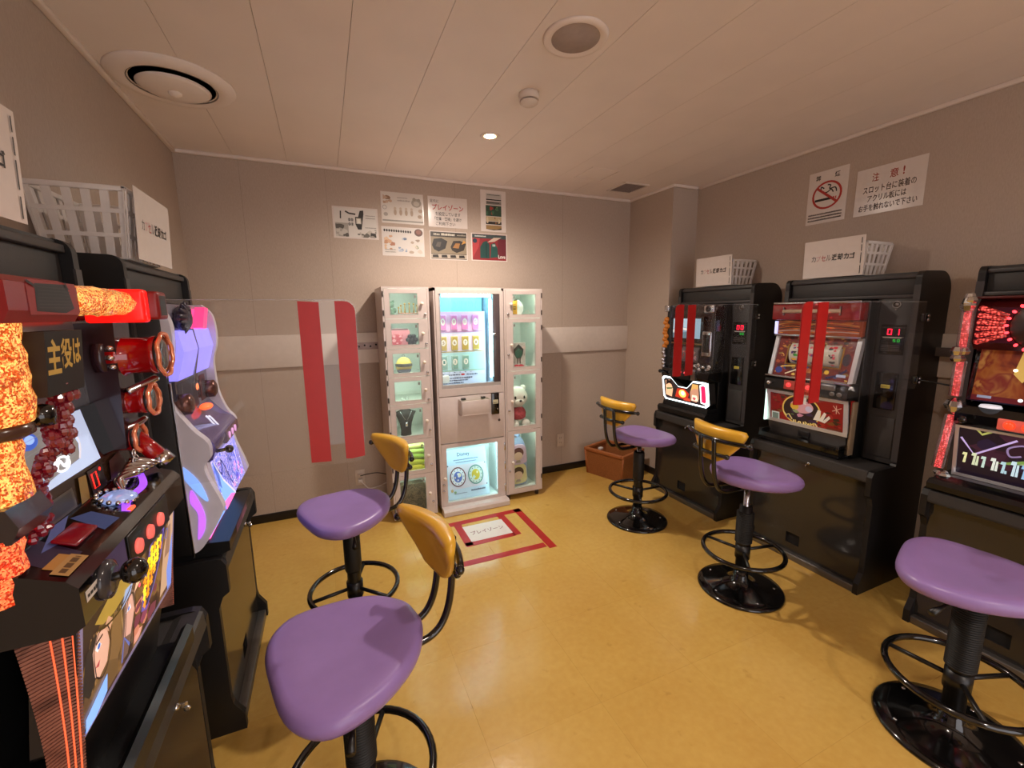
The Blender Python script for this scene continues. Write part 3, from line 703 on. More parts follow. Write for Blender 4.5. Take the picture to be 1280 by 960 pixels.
    obj('tube_clip', B().box(.06, .066, .76, .066, .08, .805).box(.364, .066, .76, .37, .08, .805), 'brushed', rt)
    obj('right_frame', bx(SW - .004, .14, .0, SW + .01, .27, .834, .004), 'black', t)
    obj('right_lower_frame', bx(SW - .002, .1, .02, SW + .01, .142, .31, .004), mat('frame_beige', (140, 120, 96), .4), t)
slot_reels()

# ---------------------------------------------------------------- machine 1: dark machine with lit lower picture
def slot_dark():
    t = slot_root('m1', 'dark slot machine with white neon-framed portrait panel beside the pillar')
    obj('body', bx(.01, .15, 0, SW - .01, .27, .835, .004), 'black', t)
    obj('coin_tray', B().prism([(.02, .01), (.015, .045), (.03, .06), (.15, .06), (.15, .01)], FN, -.01, SW + .005).prism([(.05, .06), (.06, .095), (.15, .095), (.15, .06)], FN, .01, SW - .01), 'black', t)
    y0, z0, y1, z1 = .07, .1, .04, .29
    V = tilt(y0, z0, y1, z1); hh = math.hypot(y1 - y0, z1 - z0)
    b = B(); out = [(0, .12), (.04, .0), (.93, .0), (1.0, .14), (1.0, .98), (.9, 1.0), (.7, .98), (.56, .66), (.36, .66), (.2, 1.0), (.05, 1.0), (0, .9)]
    Uv = Vector((1, 0, 0)); O = Vector((0, y0, z0)); N = Uv.cross(V)
    pt = lambda p, s: tuple(O + Uv * (p[0] * SW) + V * (p[1] * hh) + N * s)
    b.prism(out, pt, -.06, .0)
    pn = obj('lower_panel', b, mat('panel_dark_edge', (40, 36, 34), .3), t)
    cx_, cy_ = .5, .45
    ins = [(cx_ + (x - cx_) * .93, cy_ + (y - cy_) * .86) for x, y in out]
    sh = [('poly', out, ('e8fbff', 2.6)), ('poly', ins, ('3a2e30', .4))]
    inn = lambda sh_: sh_
    sh += [('poly', [(.06, .2), (.08, .82), (.18, .86), (.24, .5), (.2, .16)], ('e8b890', .9)), ('poly', [(.08, .62), (.1, .84), (.2, .84), (.24, .66), (.16, .72)], ('2a1c1c', .3)), ('poly', [(.08, .5), (.24, .56), (.22, .5), (.1, .44)], ('3c7040', .6)),
           ('poly', [(.28, .2), (.34, .56), (.5, .6), (.6, .42), (.54, .14)], ('b8301c', .9)), ('ell', .45, .38, .08, .16, ('f8c060', 1.3)), ('ell', .46, .4, .04, .09, ('fff0c0', 1.6)), ('poly', [(.46, .12), (.5, .24), (.6, .24), (.62, .12)], ('d04a30', .8)),
           ('poly', [(.62, .18), (.62, .5), (.68, .82), (.8, .84), (.8, .3), (.74, .14)], ('c89478', .7)), ('poly', [(.64, .56), (.68, .86), (.8, .86), (.79, .68), (.7, .68)], ('d8a860', .8)), ('poly', [(.64, .18), (.66, .42), (.76, .42), (.78, .2)], ('f0d8c0', 1.0)), ('poly', [(.66, .3), (.7, .34), (.74, .3), (.7, .2)], ('c05060', .8)),
           ('poly', [(.83, .16), (.83, .86), (.9, .92), (.955, .88), (.955, .2), (.92, .12)], ('f0f8f8', 2.0)), ('poly', [(.85, .2), (.85, .82), (.9, .86), (.94, .82), (.94, .24), (.91, .18)], ('d8245c', .9))]
    art('portrait_picture', pn, O, Uv, V, SW, hh, sh, emit=.6)
    dk = obj('control_deck', B().prism([(.045, .285), (.03, .31), (.04, .355), (.09, .375), (.17, .375), (.17, .285)], FN, .0, SW), 'black_gloss', t)
    obj('deck_emblem', B().prism([(.02, .29), (.02, .33), (.05, .345), (.06, .3)], FN, .18, .3), 'black', dk)
    for k in range(3): obj('stop_button', B().lathe([(0, -.007), (.013, -.007), (.013, 0), (0, 0)], (.14 + .055 * k, .032, .335), 16, 'y'), mat('stop_button_pink', (255, 110, 120), .3, emit=1.2 if k == 0 else .15, ecol=(250, 60, 80), noise=0), dk)
    ch = B(); R = random.Random(3)
    for i in range(9): ch.ell((.32 + R.uniform(0, .12), .035 + R.uniform(0, .04), .35 + R.uniform(0, .06)), (R.uniform(.012, .028), .014, R.uniform(.008, .022)), 8, 5)
    ch.prism([(.02, .29), (.02, .36), (.05, .38), (.06, .3)], FN, .31, .35)
    obj('chrome_ornament', ch, 'chrome', dk)
    obj('lever', B().cyl((.03, .04, .33), (.03, .0, .33), .006, 10).ell((.03, -.008, .33), .015), 'black_gloss', dk)
    # reel window and screen
    ru = obj('upper_board', B().prism([(.09, .375), (.13, .83), (.17, .83), (.17, .375)], FN, .0, SW), mat('board_smoked', (30, 24, 24), .15, coat=.4), t)
    V2 = tilt(.09, .375, .13, .83)
    for k in range(3):
        x = .06 + .085 * k
        rl = obj('reel', B().prism([(.1, .4), (.085, .43), (.085, .5), (.105, .53), (.13, .53), (.13, .4)], FN, x, x + .075), mat('reel_dim', (96, 90, 92), .4), t)
        art('reel_symbol', rl, (x + .01, .0846, .43), (1, 0, 0), (0, 0, 1), .055, .07, blobs(5, .05, .05, .95, .95, ['a04040', '6a5a8a', '403848', 'b08a8a'], k + 50, .12, .35))
    sc = obj('screen_bezel', bx(.04, .083, .56, .34, .12, .75, .006), 'black_gloss', t)
    art('screen_picture', sc, (.052, .083, .59), (1, 0, 0), (0, 0, 1), .265, .145, [('rect', 0, 0, 1, 1, '7fa0b8'), ('poly', [(0, .45), (.3, .6), (.6, .5), (1, .62), (1, 1), (0, 1)], 'a8c8dc'), ('poly', [(0, .25), (.35, .42), (.7, .36), (1, .48), (1, .6), (.6, .48), (.3, .56), (0, .42)], 'e0e8e8'), ('poly', [(0, 0), (1, 0), (1, .3), (.6, .34), (.2, .26), (0, .26)], '5a7888'), ('rect', .72, 0, .28, 1, '88a8bc'), ('poly', [(.7, 0), (.8, .4), (.76, 1), (.72, 1)], 'c8dce4')], emit=.55)
    obj('screen_sill', bx(.05, .07, .545, .35, .12, .555, .002), mat('brass', (130, 100, 50), .35, metal=.7), t)
    # ornaments
    ph = obj('phone_frame', bx(.365, .045, .47, .445, .09, .65, .012, 3), 'chrome', t)
    obj('dark_glass', bx(.376, .042, .5, .436, .06, .625, .004), 'black_gloss', ph)
    sp = obj('round_speaker', bx(.365, .05, .775, .45, .1, .83, .01, 3), 'chrome', t)
    obj('cone', B().lathe([(0, -.004), (.006, -.002), (.02, -.006), (.022, 0), (0, 0)], (.407, .05, .803), 20, 'y'), 'black', sp)
    obj('lamp_corner', bx(-.02, .05, .785, .025, .1, .835, .008), 'chrome', t)
    ob = B(); R = random.Random(8)
    for i in range(9): ob.ell((-.005 + R.uniform(-.012, .012), .07, .52 + .026 * i), (.02, .03, .02), 8, 5)
    obj('amber_column', ob, mat('amber_plastic', (170, 100, 30), .3, emit=.12, ecol=(220, 120, 30)), t)
    ob = B()
    for i in range(7): ob.ell((-.005 + R.uniform(-.008, .008), .06, .33 + .028 * i), (.018, .028, .018), 8, 5)
    obj('chrome_column', ob, 'chrome', t)
    obj('right_frame', bx(SW - .03, .06, .38, SW + .005, .15, .8, .01, 3), 'black_gloss', t)
    obj('left_frame', bx(-.006, .07, .3, .03, .15, .83, .008), 'black', t)
slot_dark()

# ---------------------------------------------------------------- machine 3: red LED columns
def slot_red():
    t = slot_root('m3', 'slot machine with red LED columns, chrome corners and amber screen')
    obj('body', bx(.03, .15, 0, SW - .01, .27, .835, .004), 'black', t)
    obj('coin_tray', B().prism([(-.005, .01), (-.01, .035), (.01, .05), (.15, .045), (.15, .01)], FN, -.012, SW + .01), 'black', t)
    obj('tray_rim', B().prism([(.01, .05), (.04, .07), (.15, .07), (.15, .05)], FN, 0, SW), 'black_gloss', t)
    LR = mat_led('red_led_column', (255, 96, 96), (130, 0, 10), 1.7, 120)
    # left and right columns: lower leaning tube, upper two tubes with chrome nodes
    def column(x, s):
        CT = glass('clear_lamp_tube', (.86, .84, .86), 1.6, .08, haze=.1)
        for nm, p0, p1 in (('lower_lamp', (x - .012 * s, .035, .1), (x, .055, .335)), ('upper_lamp', (x, .058, .42), (x, .058, .57)), ('upper_lamp', (x, .058, .62), (x, .058, .79))):
            lo = obj(nm, B().tube([p0, p1], .012, 10), LR, t); obj('clear_sleeve', B().tube([p0, p1], .021, 12), CT, lo)
        for (z, sc) in ((.07, .8), (.37, 1.2), (.596, .9), (.815, 1.1)):
            n = B(); R = random.Random(int(z * 1000))
            for i in range(5): n.ell((x + R.uniform(-.01, .01), .05 + R.uniform(-.008, .012), z + R.uniform(-.02, .02) * sc), (R.uniform(.017, .029), .022, R.uniform(.016, .028) * sc), 7, 4)
            n.s = [False] * len(n.f)
            obj('chrome_node', n, 'chrome', t)
    column(.012, 1); column(SW - .012, -1)
    # lower panel
    y0, z0, y1, z1 = .09, .075, .06, .295
    V = tilt(y0, z0, y1, z1); hh = math.hypot(y1 - y0, z1 - z0); b = B(); slab(b, .03, SW - .03, y0, z0, y1, z1, .05)
    pn = obj('lower_panel', b, 'black', t)
    fr = B(); slab(fr, .03, .042, y0 - .006, z0, y1 - .006, z1, .012); slab(fr, SW - .042, SW - .03, y0 - .006, z0, y1 - .006, z1, .012)
    slab(fr, .03, SW - .03, y0 - .006, z0 - .004, y0 - .008, z0 + .009, .012); slab(fr, .03, SW - .03, y1 - .006, z1 - .006, y1 - .008, z1 + .004, .012)
    obj('panel_frame', fr, 'silver', pn)
    sh = [('rect', 0, 0, 1, 1, '140c1c')] + blobs(14, 0, .3, 1, 1, ['2a1024', '1c1430', '34182c', '241020'], 61, .08, .2)
    sh += [('line', [(.02, .78), (.14, .48), (.46, .9)], .035, 'b8a8e0'), ('line', [(.15, .98), (.19, .9), (.28, 1.0)], .04, 'a8b060'), ('line', smooth_open([(.5, .62), (.42, .58), (.4, .72), (.5, .82), (.6, .8)], 5), .03, '8878a8'),
           ('poly', [(.32, .4), (.42, .42), (.75, .72), (.98, .88), (.98, .72), (.7, .56)], '7a9a50'), ('poly', [(.45, .44), (.8, .66), (.98, .78), (.98, .72), (.72, .55)], 'a8c8a0')]
    R = random.Random(66)
    for i, cc in enumerate(['d8e0a8', 'c8d8b8', 'b8d8d0', 'd8e8e0', 'a8d0e0', 'c0e0f0', '90c0e8', '70a8e8', 'b8d0f0', '6090e0', '5080d0', '80a8e8']):
        x = .05 + .078 * i; h_ = R.uniform(.2, .3); yb = .28 - .012 * i
        sh += [('poly', [(x, yb), (x + .018, yb + h_), (x + .036, yb + h_), (x + .024, yb)], cc), ('poly', [(x - .008, yb + h_ * .75), (x, yb + h_), (x + .03, yb + h_), (x + .02, yb + h_ * .75)], cc)]
        if i % 3 == 1: sh.append(('rect', x + .028, yb, .018, .06, cc))
        if i % 2: sh.append(('poly', [(x + .03, yb), (x + .04, yb + h_ * .8), (x + .056, yb + h_ * .8), (x + .05, yb)], cc))
    art('panel_picture', pn, (.042, y0 - .0005, z0), (1, 0, 0), V, SW - .084, hh, sh, emit=.55)
    # deck
    dk = obj('control_deck', B().prism([(.05, .3), (.03, .32), (.03, .355), (.06, .385), (.16, .4), (.16, .3)], FN, .03, SW - .03), 'black_gloss', t)
    obj('bet_button', B().lathe([(0, .01), (.03, .009), (.034, 0), (0, 0)], (.12, .07, .388), 24), mat('bet_button_white', (225, 225, 235), .3, emit=.5, noise=0), dk)
    pl = obj('stop_plate', bx(.16, .022, .312, .33, .032, .358, .006), mat('stop_plate_rose', (190, 90, 80), .3, emit=.35, ecol=(230, 90, 70)), dk)
    for k in range(3):
        s = obj('stop_button', B().lathe([(0, -.01), (.012, -.01), (.017, 0), (0, 0)], (.195 + .05 * k, .022, .335), 18, 'y'), mat('stop_button_hot', (255, 60, 30), .25, emit=2.2, ecol=(255, 45, 20), noise=0), pl)
    obj('lever', B().cyl((.07, .04, .33), (.07, .0, .335), .006).ell((.07, -.008, .336), .015), 'black_gloss', dk)
    # screen
    sc = obj('screen_bezel', B().prism([(.09, .405), (.12, .62), (.16, .62), (.16, .405)], FN, .035, SW - .035), 'black_gloss', t)
    V = tilt(.09, .405, .12, .62)
    sh = [('rect', 0, 0, 1, 1, mat_blotch('amber_screen', ['3a0c08', '5c1c0c', '7a3410', '8a5020', '6a1c14', 'a07038'], .28, 9, .6))]
    sh += [('poly', [(.3, .55), (.34, 1), (.5, 1), (.46, .6), (.38, .4)], ('b89a50', .6)), ('ell', .5, .8, .06, .14, ('d8b870', .7)), ('poly', [(.62, .5), (.6, 1), (.8, 1), (.78, .55)], ('b0a8c8', .7)), ('poly', [(.8, .4), (.82, 1), (1, 1), (1, .45)], ('c8a050', .6)), ('poly', [(.4, .4), (.43, .62), (.48, .6), (.47, .42)], ('e8dcc0', .9)), ('ell', .31, .62, .02, .03, ('fff0d0', 1.4)), ('rect', 0, 0, 1, .1, ('58181c', .4)), ('rect', .05, .05, .12, .05, ('8088a0', .5)), ('ell', .4, .08, .02, .03, ('ffffff', 1.4)), ('poly', [(.55, 0), (.6, .14), (1, .1), (1, 0)], ('901420', .5))]
    art('screen_picture', sc, (.05, .0895, .41), (1, 0, 0), V, SW - .1, .215, sh, emit=.5)
    # top fan of LEDs round a dark disc
    tp = obj('top_board', B().prism([(.095, .62), (.07, .65), (.07, .79), (.1, .83), (.16, .83), (.16, .62)], FN, .032, SW - .032), mat('top_board_maroon', (60, 10, 12), .25), t)
    LF = mat_led('red_led_fan', (255, 90, 80), (50, 0, 4), 1.5, 100)
    cxx, czz = SW / 2, .72
    for s in (-1, 1):
        for k in range(6):
            a = math.radians(-21 + 8.4 * k) ; d = Vector((s * math.cos(a), 0, math.sin(a)))
            p0 = Vector((cxx, .062, czz)) + d * .105; L = min((SW / 2 - .045) / math.cos(a) - .105, .15)
            obj('led_ray', B().tube([p0, p0 + d * max(L, .03)], [.007, .0105], 6), LF, tp)
    obj('dark_disc', B().lathe([(0, -.012), (.088, -.01), (.096, 0), (0, 0)], (cxx, .07, czz), 32, 'y'), mat('disc_bronze', (44, 24, 14), .3), tp)
    bl = B().ell((0, 0, 0), (.007, .004, .0055), 8, 5).mesh('led_bead'); bl.materials.append(mat('led_bead_red', (255, 90, 90), .3, emit=3.5, ecol=(255, 50, 60), noise=0))
    for k in range(22):
        a = 2 * PI * k / 22
        o = bpy.data.objects.new('led_bead', bl); C.objects.link(o); o.parent = tp; o.location = (cxx + .099 * math.cos(a), .058, czz + .099 * math.sin(a)); o.rotation_euler = (0, -a, 0)
    obj('top_trim', bx(.02, .06, .826, SW - .02, .16, .836, .003), mat('trim_maroon', (80, 26, 24), .3), t)
slot_red()

# ---------------------------------------------------------------- machine 4: orange crystal lamps, drums
def slot_orange():
    t = slot_root('m4', 'slot machine with orange crystal lamps, red drums and lit portrait panel')
    z_ = lambda zw: zw - ZL
    obj('body', bx(.01, .1, 0, SW, .24, .835, .004), 'black', t)
    obj('coin_tray', B().prism([(-.01, .01), (-.012, .05), (.0, .06), (.012, .05), (.02, .02), (.12, .02), (.12, .01)], FN, -.01, SW + .01), 'black', t)
    obj('tray_back', B().prism([(.06, .02), (.03, .165), (.1, .165), (.1, .02)], FN, .0, SW), 'black', t)
    # lower panel (world z .84-1.03)
    y0, z0, y1, z1 = .012, z_(.84), -.013, z_(1.028)
    V = tilt(y0, z0, y1, z1); hh = math.hypot(y1 - y0, z1 - z0); b = B(); slab(b, .025, SW - .005, y0, z0, y1, z1, .05)
    pn = obj('lower_panel', b, 'black_gloss', t)
    x0 = .035; wpan = SW - .05
    fr = B(); e = .004
    slab(fr, x0 - e, x0, y0 - .003, z0, y1 - .003, z1, .006); slab(fr, x0 + wpan, x0 + wpan + e, y0 - .003, z0, y1 - .003, z1, .006)
    slab(fr, x0, x0 + wpan, y0 - .003, z0, y0 - .0036, z0 + e, .006); slab(fr, x0, x0 + wpan, y1 - .003 , z1 - e, y1 - .0036, z1, .006)
    obj('panel_frame', fr, mat('frame_lilac', (190, 180, 215), .25, metal=.4, emit=.15, ecol=(150, 150, 220)), pn)
    E_ = .8
    sh = [('rect', 0, 0, 1, 1, mat_blotch('portrait_backdrop', ['4a3420', '6a4c2a', '8a6a3a', '5a3c24', '3c2a1c'], .5, 16, .6))]
    sh += [('poly', [(0, .55), (.2, .85), (.4, 1), (0, 1)], '2c2018'), ('poly', [(.1, .82), (.3, .96), (.5, 1), (.52, .86), (.4, .72), (.2, .68)], 'a08438'), ('poly', [(.12, .74), (.3, .68), (.42, .74), (.34, .62), (.16, .66)], '4a3c1c')]
    RH = random.Random(19)
    for i in range(16):
        sh.append(('line', smooth_open([(.06 + .02 * RH.random() + .004 * i, .7 + .05 * RH.random()), (.03 + .012 * i, .45 + .1 * RH.random()), (.04 + .016 * i, .1 + .1 * RH.random())], 3), .02, RH.choice(['3a2a1a', '7a5a34', '55401f', '8a6a40'])))
    for i in range(12):
        sh.append(('line', smooth_open([(.24 + .02 * i, .66 + .04 * RH.random()), (.27 + .02 * i, .4), (.25 + .022 * i, .08 + .1 * RH.random())], 3), .022, RH.choice(['5a4428', '9a7c50', '463420', '6a5848'])))
    sh += [('poly', [(.0, .3), (.03, .66), (.1, .74), (.16, .6), (.14, .4), (.06, .26)], '2a241c'), ('poly', [(.1, .36), (.08, .6), (.12, .72), (.19, .68), (.22, .5), (.2, .34), (.15, .28)], 'd8a890'), ('poly', [(.1, .6), (.13, .63), (.15, .58), (.12, .55)], 'f0e8e8'), ('ell', .13, .59, .012, .025, '3868b8'), ('poly', [(.1, .44), (.14, .46), (.13, .41)], 'a84a48'), ('poly', [(.17, .68), (.21, .74), (.25, .66), (.22, .58)], 'c89878'),
           ('poly', [(.2, .32), (.26, .7), (.33, .62), (.34, .3), (.28, .16)], '7a5c38'), ('poly', [(.02, .06), (.06, .26), (.2, .34), (.3, .2), (.3, .06)], '6a5030'), ('poly', [(.0, .1), (.02, .34), (.08, .2), (.04, .06)], '584028')]
    sh += [('poly', [(.33, .1), (.36, .68), (.42, .72), (.48, .6), (.46, .3), (.4, .08)], '6a5248'), ('poly', [(.36, .3), (.38, .62), (.44, .64), (.47, .44), (.43, .24)], 'd0a090'), ('poly', [(.37, .52), (.42, .56), (.43, .5)], 'e8e8f4'), ('ell', .405, .53, .01, .018, '4070c0'), ('poly', [(.33, .62), (.37, .76), (.45, .74), (.42, .66)], '9ab0d8'), ('line', [(.34, .08), (.36, .3), (.42, .14)], .03, '5a68b0')]
    sh += blobs(12, .47, .05, .76, .45, ['a04a3c', 'c07860', '803858', 'd89888', '6a2c44'], 81, .03, .08)
    sh += [('poly', [(.55, .28), (.6, .62), (.66, .9), (.78, .95), (.86, .88), (.82, .6), (.72, .36), (.62, .22)], '5a50a8'), ('poly', [(.57, .3), (.62, .62), (.67, .86), (.77, .91), (.84, .86), (.8, .6), (.71, .38), (.63, .26)], '2c2440')]
    R = random.Random(17)
    for r_ in range(6):
        for c_ in range(5):
            bx_, by_ = .585 + .04 * r_, .30 + .085 * r_ + .085 * c_
            if by_ > .88: continue
            cc = R.choice(['f8d020', 'f0a818', 'ffdc30', 'e88c18'])
            a_ = R.uniform(-.4, .4)
            sh += [('line', [(bx_ - .012, by_ + .02 * a_), (bx_ + .006, by_ + .035), (bx_ + .026, by_ + .01)], .034, (cc, 1.1)), ('line', [(bx_ + .008 + .01 * a_, by_ - .035), (bx_ + .012, by_ + .045)], .036, (cc, 1.1))]
            if R.random() < .6: sh += [('line', [(bx_ - .01, by_ - .03), (bx_ + .024, by_ - .024)], .028, (cc, 1.1))]
    sh += [('line', smooth_open([(.1, .36), (.08, .6), (.12, .72), (.19, .68), (.22, .5), (.2, .34), (.15, .28), (.1, .36)], 3), .014, '2a1814'), ('line', [(.095, .655), (.15, .665)], .02, '2a1814'), ('line', smooth_open([(.36, .3), (.38, .62), (.44, .64), (.47, .44), (.43, .24)], 3), .014, '2a1814'), ('line', smooth_open([(.12, .74), (.2, .68), (.32, .66), (.42, .74)], 3), .02, '3a2c14')]
    sh += [('poly', [(.8, .1), (.84, .6), (.92, .92), (.99, .98), (.99, .1)], 'b8987c'), ('poly', [(.86, .5), (.9, .84), (.95, .84), (.94, .5)], '8a6a58'), ('poly', [(.92, .04), (.9, .3), (.985, .7), (.985, .04)], '6a8ae0'), ('ring', .88, .78, .03, .06, .2, '4858a8'), ('poly', [(.02, .02), (.02, .14), (.19, .24), (.19, .08), (.1, .02)], ('7aa4e8', 1.1)), ('poly', [(.45, .62), (.5, .8), (.56, .84), (.52, .66)], 'e0b898'), ('ell', .515, .62, .01, .02, ('ff5070', 1.2))]
    art('portrait_picture', pn, (x0, y0 - .0006, z0), (1, 0, 0), V, wpan, hh, sh, emit=E_)
    # ribbed copper side lamps wrapping the lower corners
    def pod(s):
        """concave ribbed lamp wrapping a lower front corner, wide at the top"""
        rb = B(); n = 46; za, zb_ = z_(.79), z_(1.035)
        def line(k, inset=0.0):
            f_ = k ** 1.5; dep = .026 + .028 * f_; y_in = .024 * (1 - k)
            pts = []
            for j in range(7):
                u = j / 6
                pts.append((.03 - .03 * u ** .7 + .006 * math.sin(u * PI) + inset, -.015 + y_in + dep * u + inset * .5))
            return [(x if s > 0 else SW - x + .012, y) for x, y in pts] + [(.034 if s > 0 else SW - .022, pts[-1][1])]
        for i in range(n):
            k = i / n; zz = za + (zb_ - za) * k; dz = (zb_ - za) / n
            rb.prism(line(k), lambda p, q: (p[0], p[1], q), zz, zz + dz * .6)
            rb.prism(line(k, .0022), lambda p, q: (p[0], p[1], q), zz + dz * .6, zz + dz)
        o = obj('ribbed_lamp', rb, mat_blotch('copper_ribs', ['3a201a', '5a342a', '7a4a3c', '8a5848', '6a4034'], .05, 9, .6), t)
        for u in (.12, .3, .5):
            P_ = []
            for k in (0, .25, .5, .75, 1):
                q = line(k)[int(u * 6)]; q2 = line(k)[int(u * 6) + 1]; fr_ = u * 6 - int(u * 6)
                P_.append((q[0] + (q2[0] - q[0]) * fr_ - .0004 * s, q[1] + (q2[1] - q[1]) * fr_, za + (zb_ - za) * k))
            obj('light_strip', B().tube(smooth_open(P_, 4), .0011, 6), mat('ember_strip', (255, 130, 90), .3, emit=.7, ecol=(255, 90, 50), noise=0), o)
    pod(1); pod(-1)
    # deck
    dk = obj('control_deck', B().prism([(-.02, z_(1.03)), (-.034, z_(1.04)), (-.034, z_(1.095)), (-.022, z_(1.108)), (.045, z_(1.135)), (.12, z_(1.135)), (.12, z_(1.03))], FN, .0, SW - .005), 'black_gloss', t)
    obj('button_plate', bx(.15, -.037, z_(1.036), .34, -.033, z_(1.094), .002), 'black', dk)
    for k in range(3):
        obj('stop_button', B().lathe([(0, -.007), (.012, -.006), (.014, 0), (0, 0)], (.18 + .053 * k, -.036, z_(1.062)), 20, 'y'), mat('stop_button_salmon', (235, 110, 100), .35, emit=.7, ecol=(240, 100, 90), noise=0), dk)
    lv = obj('lever', B().cyl((.07, -.03, z_(1.066)), (.07, -.058, z_(1.07)), .006), 'black', dk)
    obj('lever_cup', B().lathe([(.03, 0), (.028, -.01), (.018, -.014), (0, -.012)], (.07, -.03, z_(1.066)), 20, 'y'), mat('lever_cup_smoke', (58, 56, 60), .15), dk)
    obj('lever_knob', B().ell((.07, -.068, z_(1.072)), (.019, .017, .019)), 'black_gloss', lv)
    # deck-top fittings lie on the slope from (-.022,1.108) to (.045,1.135)
    Vd = tilt(-.022, z_(1.108), .045, z_(1.135))
    mb = B(); mb.M = Matrix.Translation((.115, .012, z_(1.124))) @ Matrix.Rotation(math.atan2(.027, .067), 4, 'X')
    mb.box(-.032, -.016, 0, .032, .016, .006, .003, 2)
    obj('max_bet_button', mb, mat('bet_button_crimson', (110, 10, 24), .2, emit=.06, ecol=(200, 10, 40), noise=0), dk)
    art('deck_print', dk, (.01, -.02, z_(1.1088)), (1, 0, 0), Vd, .42, .07, [('poly', [(.02, .1), (.06, .9), (.2, .98), (.16, .15)], '2a2440'), ('poly', [(.33, .15), (.38, .9), (.46, .7), (.44, .1)], '38508a'), ('poly', [(.12, .7), (.3, 1), (.4, .98), (.2, .6)], '5a68a8'), ('rect', .03, .2, .1, .25, 'b08040'), ('line', smooth_open([(.5, .1), (.62, .3), (.8, .3), (.97, .75)], 6), .18, ('a050f0', .9))])
    art('sticker', dk, (.012, -.0342, z_(1.066)), (1, 0, 0), (0, 0, 1), .04, .016, [('rect', 0, 0, 1, 1, 'd8d0c8')] + textline(.1, .3, .8, .4, '303030', 4))
    art('sticker', dk, (.012, -.021, z_(1.1095)), (1, 0, 0), Vd, .055, .02, [('rect', 0, 0, 1, 1, 'b08a54')] + textline(.1, .3, .8, .4, '5a4020', 5))
    jw = B().lathe([(0, .014), (.016, .013), (.026, .006), (.03, 0), (0, 0)], (.262, .012, z_(1.122)), 24)
    jw_ = obj('jewel', jw, mat('jewel_pale', (190, 210, 250), .12, metal=.6, emit=.35, ecol=(150, 180, 255)), dk)
    bd = B()
    for i in range(14): bd.ell((.262 + .03 * math.cos(2 * PI * i / 14), .012 + .026 * math.sin(2 * PI * i / 14), z_(1.128) + .009 * math.sin(2 * PI * i / 14)), .0045, 8, 5)
    obj('jewel_beads', bd, 'chrome', jw_)
    sw = B()
    for i in range(5):
        a = smooth_open([(.285 + .02 * i, .01 + .004 * i, z_(1.128)), (.32 + .018 * i, .028, z_(1.14 + .004 * i)), (.36 + .014 * i, .012 - .004 * i, z_(1.14)), (.405 + .008 * i, .03, z_(1.135 + .004 * i))], 5)
        sw.tube(a, [.002 + .006 * math.sin(PI * k / (len(a) - 1)) for k in range(len(a))], 8)
    obj('chrome_swirl', sw, 'chrome', dk)
    obj('glow_button', bx(.225, -.02, z_(1.108), .245, -.012, z_(1.114), .002), mat('glow_button_orange', (255, 90, 50), .3, emit=1.2, noise=0), dk)
    bt = obj('baton', B().tube([(.43, .03, z_(1.20)), (.435, -.012, z_(1.14))], [.016, .018], 16), mat('ruby_gloss', (150, 8, 14), .12, emit=.08, coat=.6), t)
    obj('baton_ring', B().tube([(.4342, -.004, z_(1.152)), (.4356, -.018, z_(1.132))], .0195, 16), 'chrome', bt)
    # medal counter row above the deck
    cr = obj('counter_strip', B().prism([(.045, z_(1.13)), (.05, z_(1.185)), (.1, z_(1.185)), (.1, z_(1.13))], FN, .02, SW - .01), mat('counter_bronze', (58, 38, 22), .25, metal=.5), t)
    Vc = tilt(.045, z_(1.13), .05, z_(1.185))
    sh = [('rect', .15, .12, .3, .62, '4a4238'), ('rect', .165, .2, .27, .46, '28241e')]
    for x in (.04, .6):
        sh += [('rect', x - .02, .1, .13, .8, '180c0c'), ('ell', x + .085, .75, .009, .06, ('ff2018', 2.5))] + seg7('0', x, .25, .05, .5, ('ff2018', 2.5), .16)
    sh += [('poly', [(.47, .1), (.5, .9), (.56, .85), (.54, .1)], '8a6a2a'), ('poly', [(.75, .1), (.78, .8), (.9, .9), (.96, .2)], '3a1c18')]
    art('counter_face', cr, (.03, .0446, z_(1.13)), (1, 0, 0), Vc, SW - .05, .055, sh, emit=.08)
    # lit lower screen and dark upper screen
    ls = obj('lower_screen', B().prism([(.05, z_(1.185)), (.068, z_(1.285)), (.1, z_(1.285)), (.1, z_(1.185))], FN, .06, SW - .02), 'black_gloss', t)
    Vs = tilt(.05, z_(1.185), .068, z_(1.285))
    art('screen_picture', ls, (.085, .0496, z_(1.187)), (1, 0, 0), Vs, .24, .098, [('rect', 0, 0, 1, 1, ('b8ccf0', .55)), ('poly', [(.0, .0), (.08, .5), (.16, 1), (.72, 1), (.8, .45), (.74, .2), (.4, .14)], ('8c8c8c', .3)), ('line', smooth_open([(.74, .2), (.82, .5), (.74, .98)], 5), .05, ('c8c8d0', .8)),
        ('ell', .3, .82, .1, .13, ('2850b0', .9)), ('ell', .32, .84, .05, .07, ('88a8e0', 1)), ('ell', .44, .55, .06, .1, ('d02840', .9)), ('ell', .54, .57, .05, .09, ('e03858', .9)), ('line', [(.46, .62), (.52, .78), (.6, .74)], .04, ('2a8a4a', .9)), ('ring', .52, .27, .1, .13, .25, ('f4f4f8', 1.2)), ('line', smooth_open([(.44, .22), (.5, .34), (.54, .22), (.62, .34)], 4), .06, ('f4f4f8', 1.2))] + [('line', [(.06, .2 + .2 * i), (.7, .3 + .2 * i)], .008, ('8a8a90', .6)) for i in range(4)], emit=1.0)
    us = obj('upper_screen', B().prism([(.075, z_(1.285)), (.08, z_(1.455)), (.1, z_(1.455)), (.1, z_(1.285))], FN, .06, SW), mat('dark_screen_glass', (84, 84, 92), .22, noise=.02, coat=.6), t)
